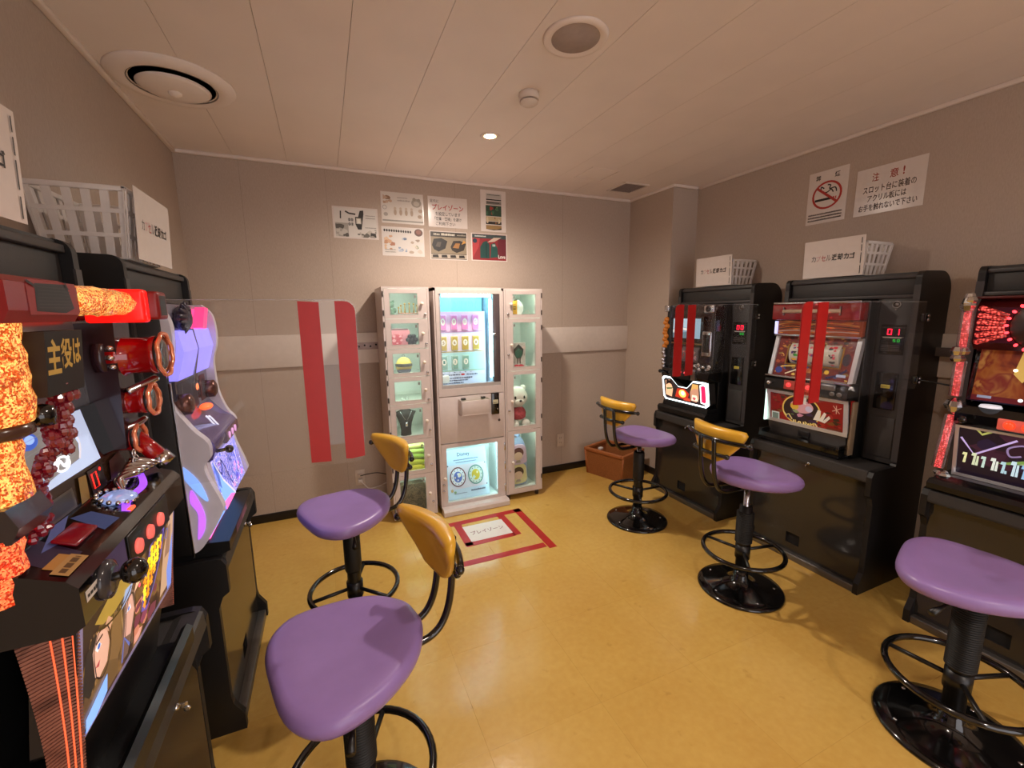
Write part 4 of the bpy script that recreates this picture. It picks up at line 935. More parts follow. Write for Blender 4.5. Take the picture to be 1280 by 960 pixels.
    # side columns of orange crystal
    OC = mat_crystal('orange_crystal', (255, 96, 22), (255, 190, 96), 1.0, 420)
    OR = mat_crystal('ember_crystal', (255, 58, 22), (255, 132, 74), 1.0, 420)
    def lump(zs, xc, yc, rx, ry, seed, n=18):
        R = random.Random(seed); rings = []
        for i, zz in enumerate(zs):
            k_ = R.uniform(.93, 1.05)
            rings.append([(xc + rx * k_ * R.uniform(.95, 1.04) * math.cos(2 * PI * j / n), yc + ry * k_ * R.uniform(.95, 1.04) * math.sin(2 * PI * j / n), zz) for j in range(n)])
        b = B(); b.loft(rings); return b
    zr = lambda a, b_, n: [z_(a + (b_ - a) * i / n) for i in range(n + 1)]
    obj('crystal_column', lump(zr(1.315, 1.448, 9), .055, .045, .05, .042, 1), OC, t)
    obj('crystal_column', lump(zr(1.215, 1.295, 6), .045, .055, .046, .038, 2), OC, t)
    obj('crystal_foot', lump(zr(1.09, 1.175, 6), .018, .055, .034, .034, 3), OR, t)
    obj('column_joint', B().lathe([(.03, z_(1.293)), (.042, z_(1.3)), (.042, z_(1.31)), (.03, z_(1.318))], (.055, .048, 0), 18), mat('joint_amber', (74, 50, 40), .2), t)
    obj('column_shoe', B().prism([(.02, z_(1.17)), (.01, z_(1.19)), (.02, z_(1.215)), (.1, z_(1.22)), (.1, z_(1.17))], FN, .0, .075), mat('shoe_smoke', (48, 40, 38), .2, coat=.4), t)
    obj('side_bow', B().tube(smooth_open([(.0, .05, z_(1.22)), (-.012, .03, z_(1.27)), (-.014, .03, z_(1.34)), (-.004, .05, z_(1.4))], 5), .0045, 8), 'black_gloss', t)
    # gold lettering plate and ruby crystals
    pl = obj('name_plate', B().prism([(.004, z_(1.34)), (-.004, z_(1.432)), (.02, z_(1.432)), (.02, z_(1.34))], FN, .098, .2), mat('plate_matt_black', (22, 20, 18), .6), t)
    Vp = tilt(.004, z_(1.34), -.004, z_(1.432))
    art('gold_letters', pl, (.1, .0036, z_(1.345)), (1, 0, 0), Vp, .096, .085, [('text', '主', .02, .3, .36, .6, 'c8a44a', .03), ('text', '役', .38, .36, .32, .54, 'c8a44a', .03), ('text', 'は', .72, .42, .24, .46, 'c8a44a', .03)])
    RB = mat('ruby_crystal', (110, 22, 34), .1, emit=.05, ecol=(180, 20, 50), coat=.6)
    R = random.Random(12); rb = B()
    for i in range(120):
        u = R.random(); rb.ell((.125 + .04 * u + R.uniform(-.018, .018), .014 + R.uniform(-.008, .012), z_(1.262 + .085 * u) + R.uniform(-.018, .018)), (R.uniform(.004, .007), .006, R.uniform(.006, .01)), 6, 4)
    rb.s = [False] * len(rb.f); obj('ruby_cluster', rb, RB, t)
    rb = B()
    for i in range(90):
        u = R.random(); rb.ell((.078 + .05 * u + R.uniform(-.012, .012), .034 + R.uniform(-.01, .01), z_(1.15 + .1 * u) + R.uniform(-.012, .012)), (R.uniform(.004, .007), .006, R.uniform(.005, .008)), 6, 4)
    rb.s = [False] * len(rb.f); obj('ruby_cluster', rb, RB, t)
    obj('dark_stud', B().lathe([(0, -.02), (.014, -.018), (.017, -.006), (.017, .03), (0, .03)], (.1, .02, z_(1.315)), 16, 'y'), 'black_gloss', t)
    # speakers and the crystal bar on top
    RS = mat('speaker_red', (128, 18, 20), .35, emit=.05)
    sp = obj('speaker_box', B().prism([(-.012, z_(1.445)), (-.02, z_(1.46)), (-.02, z_(1.495)), (.0, z_(1.505)), (.12, z_(1.505)), (.12, z_(1.445))], FN, .0, .165), RS, t)
    art('speaker_face', sp, (.04, -.0202, z_(1.455)), (1, 0, 0), (0, 0, 1), .12, .045, [('rect', 0, 0, 1, 1, '8a1c1c')] + [('poly', [(.12, .1), (.16, .9), (.8, .95), (.9, .2), (.7, .05)], '140c0c')] + [('line', [(.18, .2 + .1 * i), (.84, .22 + .1 * i)], .025, '2c2422') for i in range(7)] + [('line', [(0, .95), (.15, .8)], .08, '140c0c'), ('line', [(.75, 1), (.8, .8)], .06, '140c0c')])
    cb = B(); n = 14; rings = []
    for i in range(15):
        u = i / 14; rr = .026 * (1 - .25 * abs(u - .5)); R2 = random.Random(i)
        rings.append([(.165 + .215 * u, -.0 + rr * R2.uniform(.9, 1.08) * math.cos(2 * PI * j / n), z_(1.478) + rr * R2.uniform(.85, 1.05) * math.sin(2 * PI * j / n)) for j in range(n)])
    cb.loft(rings); obj('crystal_bar', cb, OC, t)
    rc = obj('corner_lamp', bx(.378, -.035, z_(1.44), .41, .06, z_(1.505), .006), mat('lamp_scarlet', (230, 24, 20), .25, emit=.9, ecol=(255, 20, 15), noise=0), t)
    s2 = obj('speaker_box', bx(.408, -.05, z_(1.445), SW + .01, .1, z_(1.503), .006), RS, t)
    art('speaker_face', s2, (.413, -.0502, z_(1.45)), (1, 0, 0), (0, 0, 1), .046, .048, [('rect', .1, .08, .8, .84, '141010')] + [('line', [(.14, .15 + .1 * i), (.86, .15 + .1 * i)], .03, '302826') for i in range(8)])
    # revolver drums down the far side, axes towards the player
    for (yf, yb_, zz, r_) in ((-.045, .04, 1.372, .044), (-.015, .05, 1.278, .032), (.018, .07, 1.198, .03)):
        c = (.425, 0, z_(zz))
        dr = obj('drum', B().lathe([(r_ * .9, yf + .008), (r_ * .9, yf + .02), (r_ * .84, yf + .022), (r_ * .84, yb_ - .02), (r_ * .95, yb_ - .016), (r_ * .95, yb_), (0, yb_), (0, yf + .01)], c, 28, 'y'), mat('drum_ruby', (140, 8, 12), .1, emit=.05, ecol=(220, 10, 10), coat=.6), t)
        ring = [(c[0] + r_ * math.cos(2 * PI * k / 32), yf + .0012 * math.sin(k * 5), c[2] + r_ * math.sin(2 * PI * k / 32)) for k in range(32)]
        obj('drum_ring', B().tube(ring, .0042, 8, True), mat('orange_glint_chrome', (226, 160, 130), .12, metal=.7, emit=.12, ecol=(255, 90, 40), noise=.2, nscale=60), dr)  # chrome ring; its orange reflection is put into the colour and a faint glow
        obj('drum_face', B().lathe([(0, yf - .001), (r_ * .5, yf - .001), (r_ * .92, yf + .003), (r_ * .92, yf + .01), (0, yf + .01)], c, 28, 'y'), mat('drum_face_dark', (52, 46, 46), .15, coat=.4), dr)
        kn_ = B()
        for k in range(14):
            a_ = 2 * PI * k / 14; kn_.ell((c[0] + r_ * .98 * math.cos(a_), yb_ - .008, c[2] + r_ * .98 * math.sin(a_)), (.006, .009, .006), 6, 4)
        obj('drum_cog', kn_, 'chrome', dr)
        obj('drum_back', B().lathe([(0, yb_), (r_ * 1.12, yb_), (r_ * 1.12, yb_ + .02), (0, yb_ + .02)], c, 24, 'y'), mat('drum_back_plum', (44, 22, 34), .2), dr)
    obj('drum_bracket', B().tube(smooth_open([(.44, -.02, z_(1.322)), (.42, -.0, z_(1.31)), (.4, .02, z_(1.3))], 4), .008, 8), 'chrome', t)
    obj('drum_bracket', B().tube(smooth_open([(.44, .01, z_(1.236)), (.42, .02, z_(1.228)), (.4, .04, z_(1.22))], 4), .007, 8), 'chrome', t)
    ch = B()
    for i in range(7):
        p = (.385 + .004 * math.sin(i * 2), .02, z_(1.175 - .008 * i)); ch.tube([(p[0] + .007 * math.cos(a), p[1] + (.005 if i % 2 else 0) * math.sin(a), p[2] + .007 * math.sin(a)) for a in [2 * PI * k / 10 for k in range(10)]], .002, 6, True)
    obj('chain', ch, 'chrome', t)
    obj('far_board', B().prism([(.03, z_(1.185)), (.02, z_(1.44)), (.1, z_(1.44)), (.1, z_(1.185))], FN, .385, SW + .004), mat('far_board_plum', (40, 20, 30), .2, coat=.4), t)
slot_orange()

# ---------------------------------------------------------------- machine 5: sculpted white machine with lavender light
def slot_white():
    t = slot_root('m5', 'sculpted white slot machine glowing lavender and blue below the basket')
    z_ = lambda zw: zw - ZL
    WS = mat('pearl_white', (222, 218, 230), .28, noise=.03)
    LV = mat('lavender_lamp', (150, 140, 240), .35, emit=.95, ecol=(140, 135, 250), noise=.1, nscale=25)
    LP = mat('violet_lamp', (190, 110, 250), .35, emit=.95, ecol=(190, 100, 255), noise=.1, nscale=25)
    SK = mat('sky_lamp', (140, 180, 255), .35, emit=.8, ecol=(130, 175, 255), noise=.1, nscale=25)
    # front outline seen from the side (y, world z)
    near = [(.10, .68), (.06, .70), (.0, .80), (-.006, .84), (.03, .96), (.01, 1.0), (.012, 1.05), (.05, 1.10), (.1, 1.2), (.1, 1.26), (.075, 1.32), (.066, 1.39), (.072, 1.45), (.1, 1.49)]
    far = [(.10, .68), (.06, .70), (-.01, .80), (-.014, .84), (.018, .96), (.004, 1.03), (.03, 1.076), (.05, 1.14), (.056, 1.2), (.056, 1.28), (.04, 1.34), (.036, 1.4), (.045, 1.46), (.075, 1.495)]
    obj('body', bx(.01, .14, 0, SW - .01, .24, .83, .004), 'black', t)
    def fin(pr, x0, x1, back=.15):
        p = [(y, z_(z)) for y, z in pr]; p = smooth_open(p, 4) + [(back, z_(1.495)), (back, z_(.68))]
        return B().prism(p, FN, x0, x1)
    n_ = obj('side_fin', fin(near, -.006, .03), WS, t)
    obj('side_board', bx(-.01, .09, z_(.68), .004, .24, z_(1.5), .003), mat('side_board_black', (14, 14, 16), .4), t)
    obj('edge_strip', bx(-.013, .084, z_(.67), -.004, .092, z_(1.25), .001), 'chrome', t)
    obj('side_fin', fin(far, SW - .03, SW + .0), WS, t)
    # violet inlays on the near fin
    def inlay(name, pts, m, par, y_off=0.0):
        """raised lit inlay on the outer face of the near fin, outline in (y, world z)"""
        pp = smooth_closed([(y, z_(z)) for y, z in pts], 5)
        return obj(name, B().prism(pp, FN, -.0095, -.004), m, par)
    inlay('violet_inlay', [(.098, 1.40), (.085, 1.33), (.10, 1.22), (.13, 1.12), (.136, 1.16), (.112, 1.26), (.1, 1.33), (.112, 1.41)], LP, n_)
    inlay('sky_inlay', [(.118, 1.42), (.12, 1.3), (.137, 1.2), (.138, 1.3), (.13, 1.44)], LV, n_)
    inlay('sky_inlay', [(.075, .97), (.045, .92), (.03, .86), (.045, .87), (.08, .93), (.1, .99)], SK, n_)
    inlay('violet_inlay', [(.07, .9), (.045, .82), (.05, .76), (.07, .73), (.066, .77), (.062, .82), (.078, .86)], LP, n_)
    # between the fins: top emblem, lavender arch, reel window, deck, lower picture
    mid = lambda s, k: (near[k][0] + (far[k][0] - near[k][0]) * s)
    em = obj('top_board', B().prism([(.09, z_(1.40)), (.08, z_(1.49)), (.15, z_(1.49)), (.15, z_(1.40))], FN, .03, SW - .03), mat('emblem_grey', (150, 146, 156), .3), t)
    art('emblem_print', em, (.03, .089, z_(1.402)), (1, 0, 0), tilt(.09, 1.40, .08, 1.49), SW - .06, .086, [('poly', [(.22, .05), (.14, .3), (.2, .3), (.1, .5), (.18, .55), (.14, .72), (.24, .72), (.26, .95), (.36, .82), (.46, .9), (.52, .55), (.48, .15), (.36, .0)], '181438'), ('poly', [(.55, .08), (.72, .9), (.9, .85), (.74, .02)], ('f04888', 1.0)), ('poly', [(.5, .2), (.54, .12), (.7, .88), (.64, .9)], '14101c'), ('poly', [(.84, .0), (.95, .6), (1, .5), (1, 0)], '201828'), ('line', [(.47, .0), (.56, .5), (.66, 1.0)], .05, 'd8a0c8')], emit=.06)
    hd = B(); R = random.Random(2)
    hd.ell((.14, .068, z_(1.445)), (.055, .025, .042), 12, 8)
    for i in range(9):
        a = PI * .25 + PI * 1.1 * i / 8; d = Vector((math.cos(a), -.15, math.sin(a)))
        p = Vector((.14, .066, z_(1.445))); hd.tube([p + d * .03, p + Vector((d.x * .078, -.008, d.z * .056))], [.016, .001], 6)
    obj('spiky_emblem', hd, mat('emblem_navy', (22, 20, 52), .35), em)
    obj('pink_bar', B().prism([(.3, z_(1.41)), (.36, z_(1.485)), (.41, z_(1.482)), (.35, z_(1.405))], lambda p, s: (p[0], s, p[1]), .05, .085), mat('pink_lamp', (245, 80, 140), .3, emit=.8, ecol=(245, 60, 130), noise=0), em)
    # lavender arch boards, two halves with a seam
    Lb = B()
    for (a, b_) in ((.03, .2), (.215, SW - .03)):
        Lb.prism([(.075, z_(1.25)), (.05, z_(1.34)), (.06, z_(1.405)), (.15, z_(1.41)), (.15, z_(1.25))], FN, a, b_)
    obj('lavender_board', Lb, LV, t)
    obj('board_seam', B().prism([(.076, z_(1.22)), (.051, z_(1.34)), (.06, z_(1.41)), (.15, z_(1.41)), (.15, z_(1.22))], FN, .2, .215), 'brushed', t)
    rw = obj('reel_window', B().prism([(.085, z_(1.12)), (.085, z_(1.25)), (.15, z_(1.25)), (.15, z_(1.12))], FN, .03, SW - .03), mat('window_smoke', (58, 56, 68), .1, coat=.5), t)
    art('window_print', rw, (.04, .0848, z_(1.125)), (1, 0, 0), (0, 0, 1), SW - .08, .12, [('rect', .02, .05, .6, .9, '34323e'), ('line', [(.12, .1), (.16, .9)], .02, 'a0a0b0'), ('line', [(.4, .1), (.44, .9)], .02, '807890'), ('ell', .62, .6, .05, .1, ('ff7a4a', 1.6)), ('rect', .72, .1, .2, .8, '5a2c30'), ('poly', [(.76, .2), (.8, .8), (.9, .7), (.88, .2)], '201418')])
    br = B()
    for x in (.06, SW - .06):
        br.M = Matrix.Identity(4)
        br.lathe([(.02, -.02), (.034, -.012), (.034, .03), (0, .03)], (x, .07, z_(1.17)), 18, 'y')
    obj('bronze_boss', br, mat('bronze', (110, 74, 66), .25, metal=.7), t)
    obj('ember_lamp', B().ell((.25, .06, z_(1.125)), (.04, .02, .012)).ell((.1, .05, z_(1.05)), (.03, .02, .012)), mat('ember_lamp', (255, 120, 70), .3, emit=1.5, ecol=(255, 90, 40), noise=0), t)
    # curved deck with violet sheen
    dk = obj('control_deck', B().prism(smooth_open([(.085, z_(1.125)), (.05, z_(1.08)), (.01, z_(1.045)), (.0, z_(1.02)), (.012, z_(.98))], 5) + [(.15, z_(.98)), (.15, z_(1.125))], FN, .03, SW - .03), mat('deck_violet', (92, 80, 150), .12, metal=.3, coat=.5), t)
    for k in range(3): obj('stop_button', B().lathe([(.008, -.006), (.013, -.008), (.014, 0), (0, 0), (0, -.003)], (.24 + .055 * k, .002, z_(1.012)), 18, 'y'), mat('button_pearl', (225, 190, 225), .25, emit=.5, ecol=(230, 150, 230)), dk)
    fl = obj('deck_bezel', B().prism([(.0, z_(.99)), (-.004, z_(1.0)), (-.002, z_(1.032)), (.02, z_(1.045)), (.03, z_(.99))], FN, .2, SW - .035), mat('deck_brown', (96, 70, 84), .2), dk)
    obj('deck_arc', B().tube([(.06 + .16 * math.cos(a), .02 + .02 * math.sin(a * 2), z_(1.03) + .09 * math.sin(a)) for a in [PI * .1 + PI * .35 * i / 10 for i in range(11)]], .003, 6).tube([(.05 + .19 * math.cos(a), .012 + .02 * math.sin(a * 2), z_(1.02) + .1 * math.sin(a)) for a in [PI * .1 + PI * .35 * i / 10 for i in range(11)]], .003, 6), mat('arc_white', (235, 235, 250), .2, emit=.7), dk)
    obj('lever', B().cyl((.08, .02, z_(.995)), (.08, -.02, z_(1.0)), .006).ell((.08, -.028, z_(1.0)), .014), 'black_gloss', dk)
    # lower picture board: quadrilateral panel
    y0, z0, y1, z1 = -.006, z_(.80), .02, z_(.975)
    V = tilt(y0, z0, y1, z1); hh = math.hypot(y1 - y0, z1 - z0); b = B(); slab(b, .03, SW - .03, y0, z0, y1, z1, .06)
    pn = obj('lower_panel', b, WS, t)
    sh = [('rect', 0, 0, 1, 1, mat_blotch('lavender_manga', ['2c3c9a', '7a88e8', 'b8a8f8', '5068d8', 'd8c8ff', '384488', 'a070d8'], .85, 34))]
    sh += [('line', smooth_open([(.05, .9), (.2, .6), (.3, .8), (.42, .3), (.5, .1)], 6), .05, '28307a'), ('line', smooth_open([(.55, .95), (.6, .6), (.75, .7), (.9, .2)], 6), .04, '3848a8')] + blobs(16, .45, .05, .95, .5, ['e080c8', 'c060d8', 'f0b0e8', '6a50c8'], 91, .02, .06) + strokes(16, .05, .1, .95, .9, ['202a6a', 'e8e0ff', '3a48a8'], 92, .025)
    sh += [('poly', [(0, 0), (0, .98), (.05, .9), (.16, .5), (.42, 0)], ('84b4ff', .8)), ('poly', [(0, .5), (.0, .98), (.05, .9), (.1, .72), (.05, .4)], ('5a78d8', .6)), ('line', [(.03, .95), (.16, .5), (.42, 0)], .05, 'd8d4e8'), ('poly', [(0, 0), (0, .16), (.28, .1), (.4, 0)], ('f870c0', 1.0))]
    art('manga_picture', pn, (.036, y0 - .0006, z0), (1, 0, 0), V, SW - .072, hh, sh, emit=.8)
    sb = obj('sky_sill', B().prism([(.05, z_(.71)), (-.006, z_(.8)), (.06, z_(.8)), (.06, z_(.71))], FN, .03, SW - .03), SK, t)
    obj('pink_sill', B().prism([(.06, z_(.69)), (.045, z_(.712)), (.07, z_(.712)), (.07, z_(.69))], FN, .03, SW - .03), mat('pink_sill', (250, 120, 180), .3, emit=1.0, ecol=(250, 80, 160), noise=0), sb)
    ty = obj('coin_tray', B().prism([(-.012, .012), (-.012, .045), (.05, .05), (.15, .04), (.15, .0), (.02, .0)], FN, .0, SW), 'black', t)
    art('tray_plate', ty, (.12, -.0124, .014), (1, 0, 0), (0, 0, 1), .22, .028, [('rect', 0, 0, 1, 1, '6a4658')] + blobs(8, .05, .1, .95, .9, ['8a4a68', '5a3048', 'a06a80'], 95, .05, .2), emit=.12)
slot_white()

# ================================================================ ACRYLIC PARTITIONS
def partition(y, xa, xe, z0, z1, stripes, zs, label, round_r=.03):
    """clear sheet in the plane Y = y from the cabinet (xa) to its free edge (xe)"""
    s = 1 if xe > xa else -1
    t = thing('acrylic_partition', label, 'partition', (xa, y, z0), 0, 'clear partitions between the machines')
    L = abs(xe - xa); h = z1 - z0
    pts = [(0, 0)] + arc(L - round_r, round_r, round_r, -PI / 2, 0, 5) + arc(L - round_r, h - round_r, round_r, 0, PI / 2, 5) + [(0, h)]
    pan = obj('acrylic_sheet', B().prism(pts, lambda p, q: (s * p[0], q, p[1]), -.0015, .0015), 'acrylic', t)
    obj('polished_edge', B().box(0, -.0016, h - .0012, s * (L - round_r), .0016, h + .0004), glass('edge_glass', (.8, .82, .88), 2.0, .2, haze=.25), pan)
    for i, (a, b_) in enumerate(stripes):
        w_ = b_ - a; zb, zt = zs[0] - z0, zs[1] - z0
        if i == 0: p = [(a, zb + .004), (a + w_ * .7, zb)] + [(b_, zb + .002), (b_, zt)] + arc(a + round_r, zt - round_r, round_r, PI / 2, PI, 5)
        else: p = [(a, zb), (b_, zb + .003), (b_, zt), (a, zt - .003)]
        p = [(abs((xe - xa)) - (q[0]), q[1]) for q in p]
        st = obj('red_stripe', B().prism(p, lambda q, k: (s * q[0], k, q[1]), -.0024, -.0016), 'red_tape', t)
        obj('red_stripe', B().prism(p, lambda q, k: (s * q[0], k, q[1]), .0016, .0024), 'red_tape', t)
    for zz in (h * .1, h * .82):
        cl = obj('clip', B().box(-s * .02, -.012, zz - .02, s * .012, .012, zz + .02, .005), 'black_gloss', t)
        obj('clip_screw', B().cyl((-s * .004, -.016, zz + .008), (-s * .004, .016, zz + .008), .006, 10).cyl((-s * .004, -.016, zz - .01), (-s * .004, .016, zz - .01), .006, 10), 'chrome', cl)
    return t
partition(1.985, 2.61, 1.885, 1.055, 1.487, [(.03, .092), (.127, .187)], (1.055, 1.487), 'clear acrylic sheet with red tape beside the portrait-panel machine by the pillar')
partition(1.115, 2.61, 1.715, 1.065, 1.48, [(.004, .062), (.098, .162)], (1.065, 1.48), 'clear acrylic sheet with red tape beside the red three-reel machine')
partition(1.372, -.52, .09, 1.0, 1.494, [(.003, .058), (.1, .155)], (1.012, 1.49), 'clear acrylic sheet with two red tape strips beside the orange crystal machine')

# ================================================================ BAR STOOLS
def stool(loc, ang, zseat, label, bellows=(.26, .43), sleeve=.46, ribbed=True):
    t = thing('bar_stool', label, 'bar stool', (loc[0], loc[1], 0), ang, 'purple and yellow swivel stools')
    base = obj('base', B().lathe([(0, 0), (.205, 0), (.207, .006), (.2, .014), (.16, .02), (.1, .03), (.055, .045), (.038, .07), (.034, .1), (0, .1)], seg=48), 'black_gloss', t)
    fp = B()
    for k in range(5):
        a = 2 * PI * k / 5; obj('bolt', B().lathe([(0, .004), (.006, .003), (.007, 0), (0, 0)], (.16 * math.cos(a), .16 * math.sin(a), .019), 10), 'chrome', base)
    col = B().cyl((0, 0, .08), (0, 0, max(sleeve, .3)), .03, 20)
    obj('column', col, 'black', t)
    if ribbed:
        pr = []; z = bellows[0]; n = int((bellows[1] - bellows[0]) / .008)
        for i in range(n):
            pr += [(.035, z), (.041, z + .003), (.041, z + .005), (.035, z + .008)]; z += .008
        obj('bellows', B().lathe([(0, bellows[0])] + pr + [(0, z)], seg=24), 'black_rubber', t)
    else:
        obj('bellows', B().lathe([(.034, .3), (.037, .31), (.037, sleeve - .01), (.032, sleeve), (0, sleeve)], seg=24), 'black_rubber', t)
    obj('gas_shaft', B().cyl((0, 0, .25), (0, 0, zseat - .06), .015, 16), 'chrome', t)
    rz_ = .215
    rg = [(.19 * math.cos(2 * PI * k / 40), .19 * math.sin(2 * PI * k / 40), rz_) for k in range(40)]
    fr = obj('foot_ring', B().tube(rg, .0115, 10, True), 'black_gloss', t)
    for k in range(3):
        a = 2 * PI * k / 3 + .9; obj('spoke', B().cyl((0, 0, rz_), (.185 * math.cos(a), .185 * math.sin(a), rz_), .008, 8), 'black', fr)
    obj('ring_hub', B().cyl((0, 0, rz_ - .04), (0, 0, rz_ + .03), .036, 20), 'black', fr)
    # seat: rounded triangle, broad at the front (-x)
    out = smooth_closed([(-.178, -.13), (-.19, 0), (-.178, .13), (-.115, .205), (.0, .2), (.11, .145), (.17, .06), (.178, 0), (.17, -.06), (.11, -.145), (.0, -.2), (-.115, -.205)], 5)
    rings = []
    for s, dz in ((.70, -.056), (.9, -.054), (.965, -.046), (.995, -.033), (1.0, -.023), (.985, -.012), (.95, -.004), (.88, 0), (.7, -.003), (.45, -.007), (.2, -.009), (.02, -.009)):
        rings.append([(x * s, y * s, zseat + dz + (.012 * max(0, x * s) / .178 if s > .3 else 0)) for x, y in out])
    obj('seat', B().loft(rings), 'purple', t)
    obj('seat_plate', B().box(-.07, -.07, zseat - .07, .1, .07, zseat - .05, .006), 'black', t)
    obj('height_lever', B().tube([(-.02, -.06, zseat - .078), (-.06, -.17, zseat - .08), (-.08, -.215, zseat - .088)], [.006, .006, .011], 8), 'black', t)
    # back frame: two uprights bent up from below the seat, two flat bars behind the pad
    zb = zseat + .255
    xc = lambda y: .262 - 1.7 * y * y
    for y in (-.042, .042):
        pts = smooth_open([(.02, y * .8, zseat - .07), (.15, y, zseat - .07), (.215, y, zseat - .062), (.252, y, zseat - .02), (.272, y, zseat + .06), (.282, y, zb - .05)], 6)
        obj('upright', B().tube(pts, .0105, 10), 'black_gloss', t)
    def bar(y0, y1, z, r):
        n = 16; P_ = []
        return [(xc(y0 + (y1 - y0) * i / n) + .016, y0 + (y1 - y0) * i / n, z) for i in range(n + 1)]
    def flat(pts, w_, th):
        b = B(); rings = []
        for i, p in enumerate(pts):
            a = pts[max(i - 1, 0)]; c = pts[min(i + 1, len(pts) - 1)]; d = Vector((c[0] - a[0], c[1] - a[1], 0)).normalized(); n_ = Vector((-d.y, d.x, 0))
            k_ = 1 if 0 < i < len(pts) - 1 else .6
            rings.append([tuple(Vector(p) + n_ * th * math.cos(q) + Vector((0, 0, 1)) * w_ * k_ * math.sin(q)) for q in [2 * PI * j / 12 for j in range(12)]])
        return b.loft(rings)
    obj('top_bar', flat(bar(-.185, .185, zb - .055, 0), .011, .009), 'black_gloss', t)
    obj('lower_bar', flat(bar(-.105, .105, zb - .125, 0), .010, .009), 'black_gloss', t)
    for (y, z) in ((-.185, zb - .055), (.185, zb - .055), (-.1, zb - .125), (.1, zb - .125)): obj('end_knob', B().ell((xc(y) + .014, y, z), (.012, .013, .013), 10, 7), 'black_gloss', t)
    # pad: shield shape, rolled top
    nu, nv = 16, 10; fr_, bk = [], []
    def hw(v): return .05 + .112 * (1 - (1 - v) ** 1.7) if v < 1 else .162
    pr = B(); rings = []
    for j in range(nv + 1):
        v = j / nv; z = zb - .165 + .165 * v
        h_ = hw(v) * (1 - .06 * max(0, (v - .85) / .15) ** 2) ; thick = .016 + .022 * max(0, (v - .35) / .65) ** 1.5
        if j == nv: thick *= .55
        if j == 0: thick *= .5; h_ *= .8
        ring = []
        for i in range(nu + 1):
            u = -1 + 2 * i / nu; y = u * h_; e = (1 - abs(u) ** 5)
            ring.append((xc(y) - .004 - thick * (.25 + .75 * e) - .004, y, z))
        for i in range(nu, -1, -1):
            u = -1 + 2 * i / nu; y = u * h_
            roll = .016 * max(0, (v - .62) / .38) if v < 1 else .006
            ring.append((xc(y) + roll * (1 - abs(u) ** 6), y, z))
        rings.append(ring)
    pr.loft(rings); obj('backrest', pr, 'yellow', t)
    return t
stool((1.925, 2.27), math.radians(186), .63, 'purple stool with yellow back in front of the wicker bin', sleeve=.5, ribbed=False)
stool((1.92, 1.435), math.radians(176), .652, 'purple stool with yellow back before the red three-reel machine')
stool((1.875, 0.575), math.radians(-72), .612, 'purple stool before the red LED machine, seat turned sideways', bellows=(.26, .545), sleeve=.5)
stool((0.04, 1.95), math.radians(22), .615, 'purple stool with yellow back before the lavender-lit white machine', sleeve=.5, ribbed=False)
stool((0.005, 1.075), math.radians(15), .622, 'purple stool with yellow back before the orange crystal machine', bellows=(.26, .53), sleeve=.5)

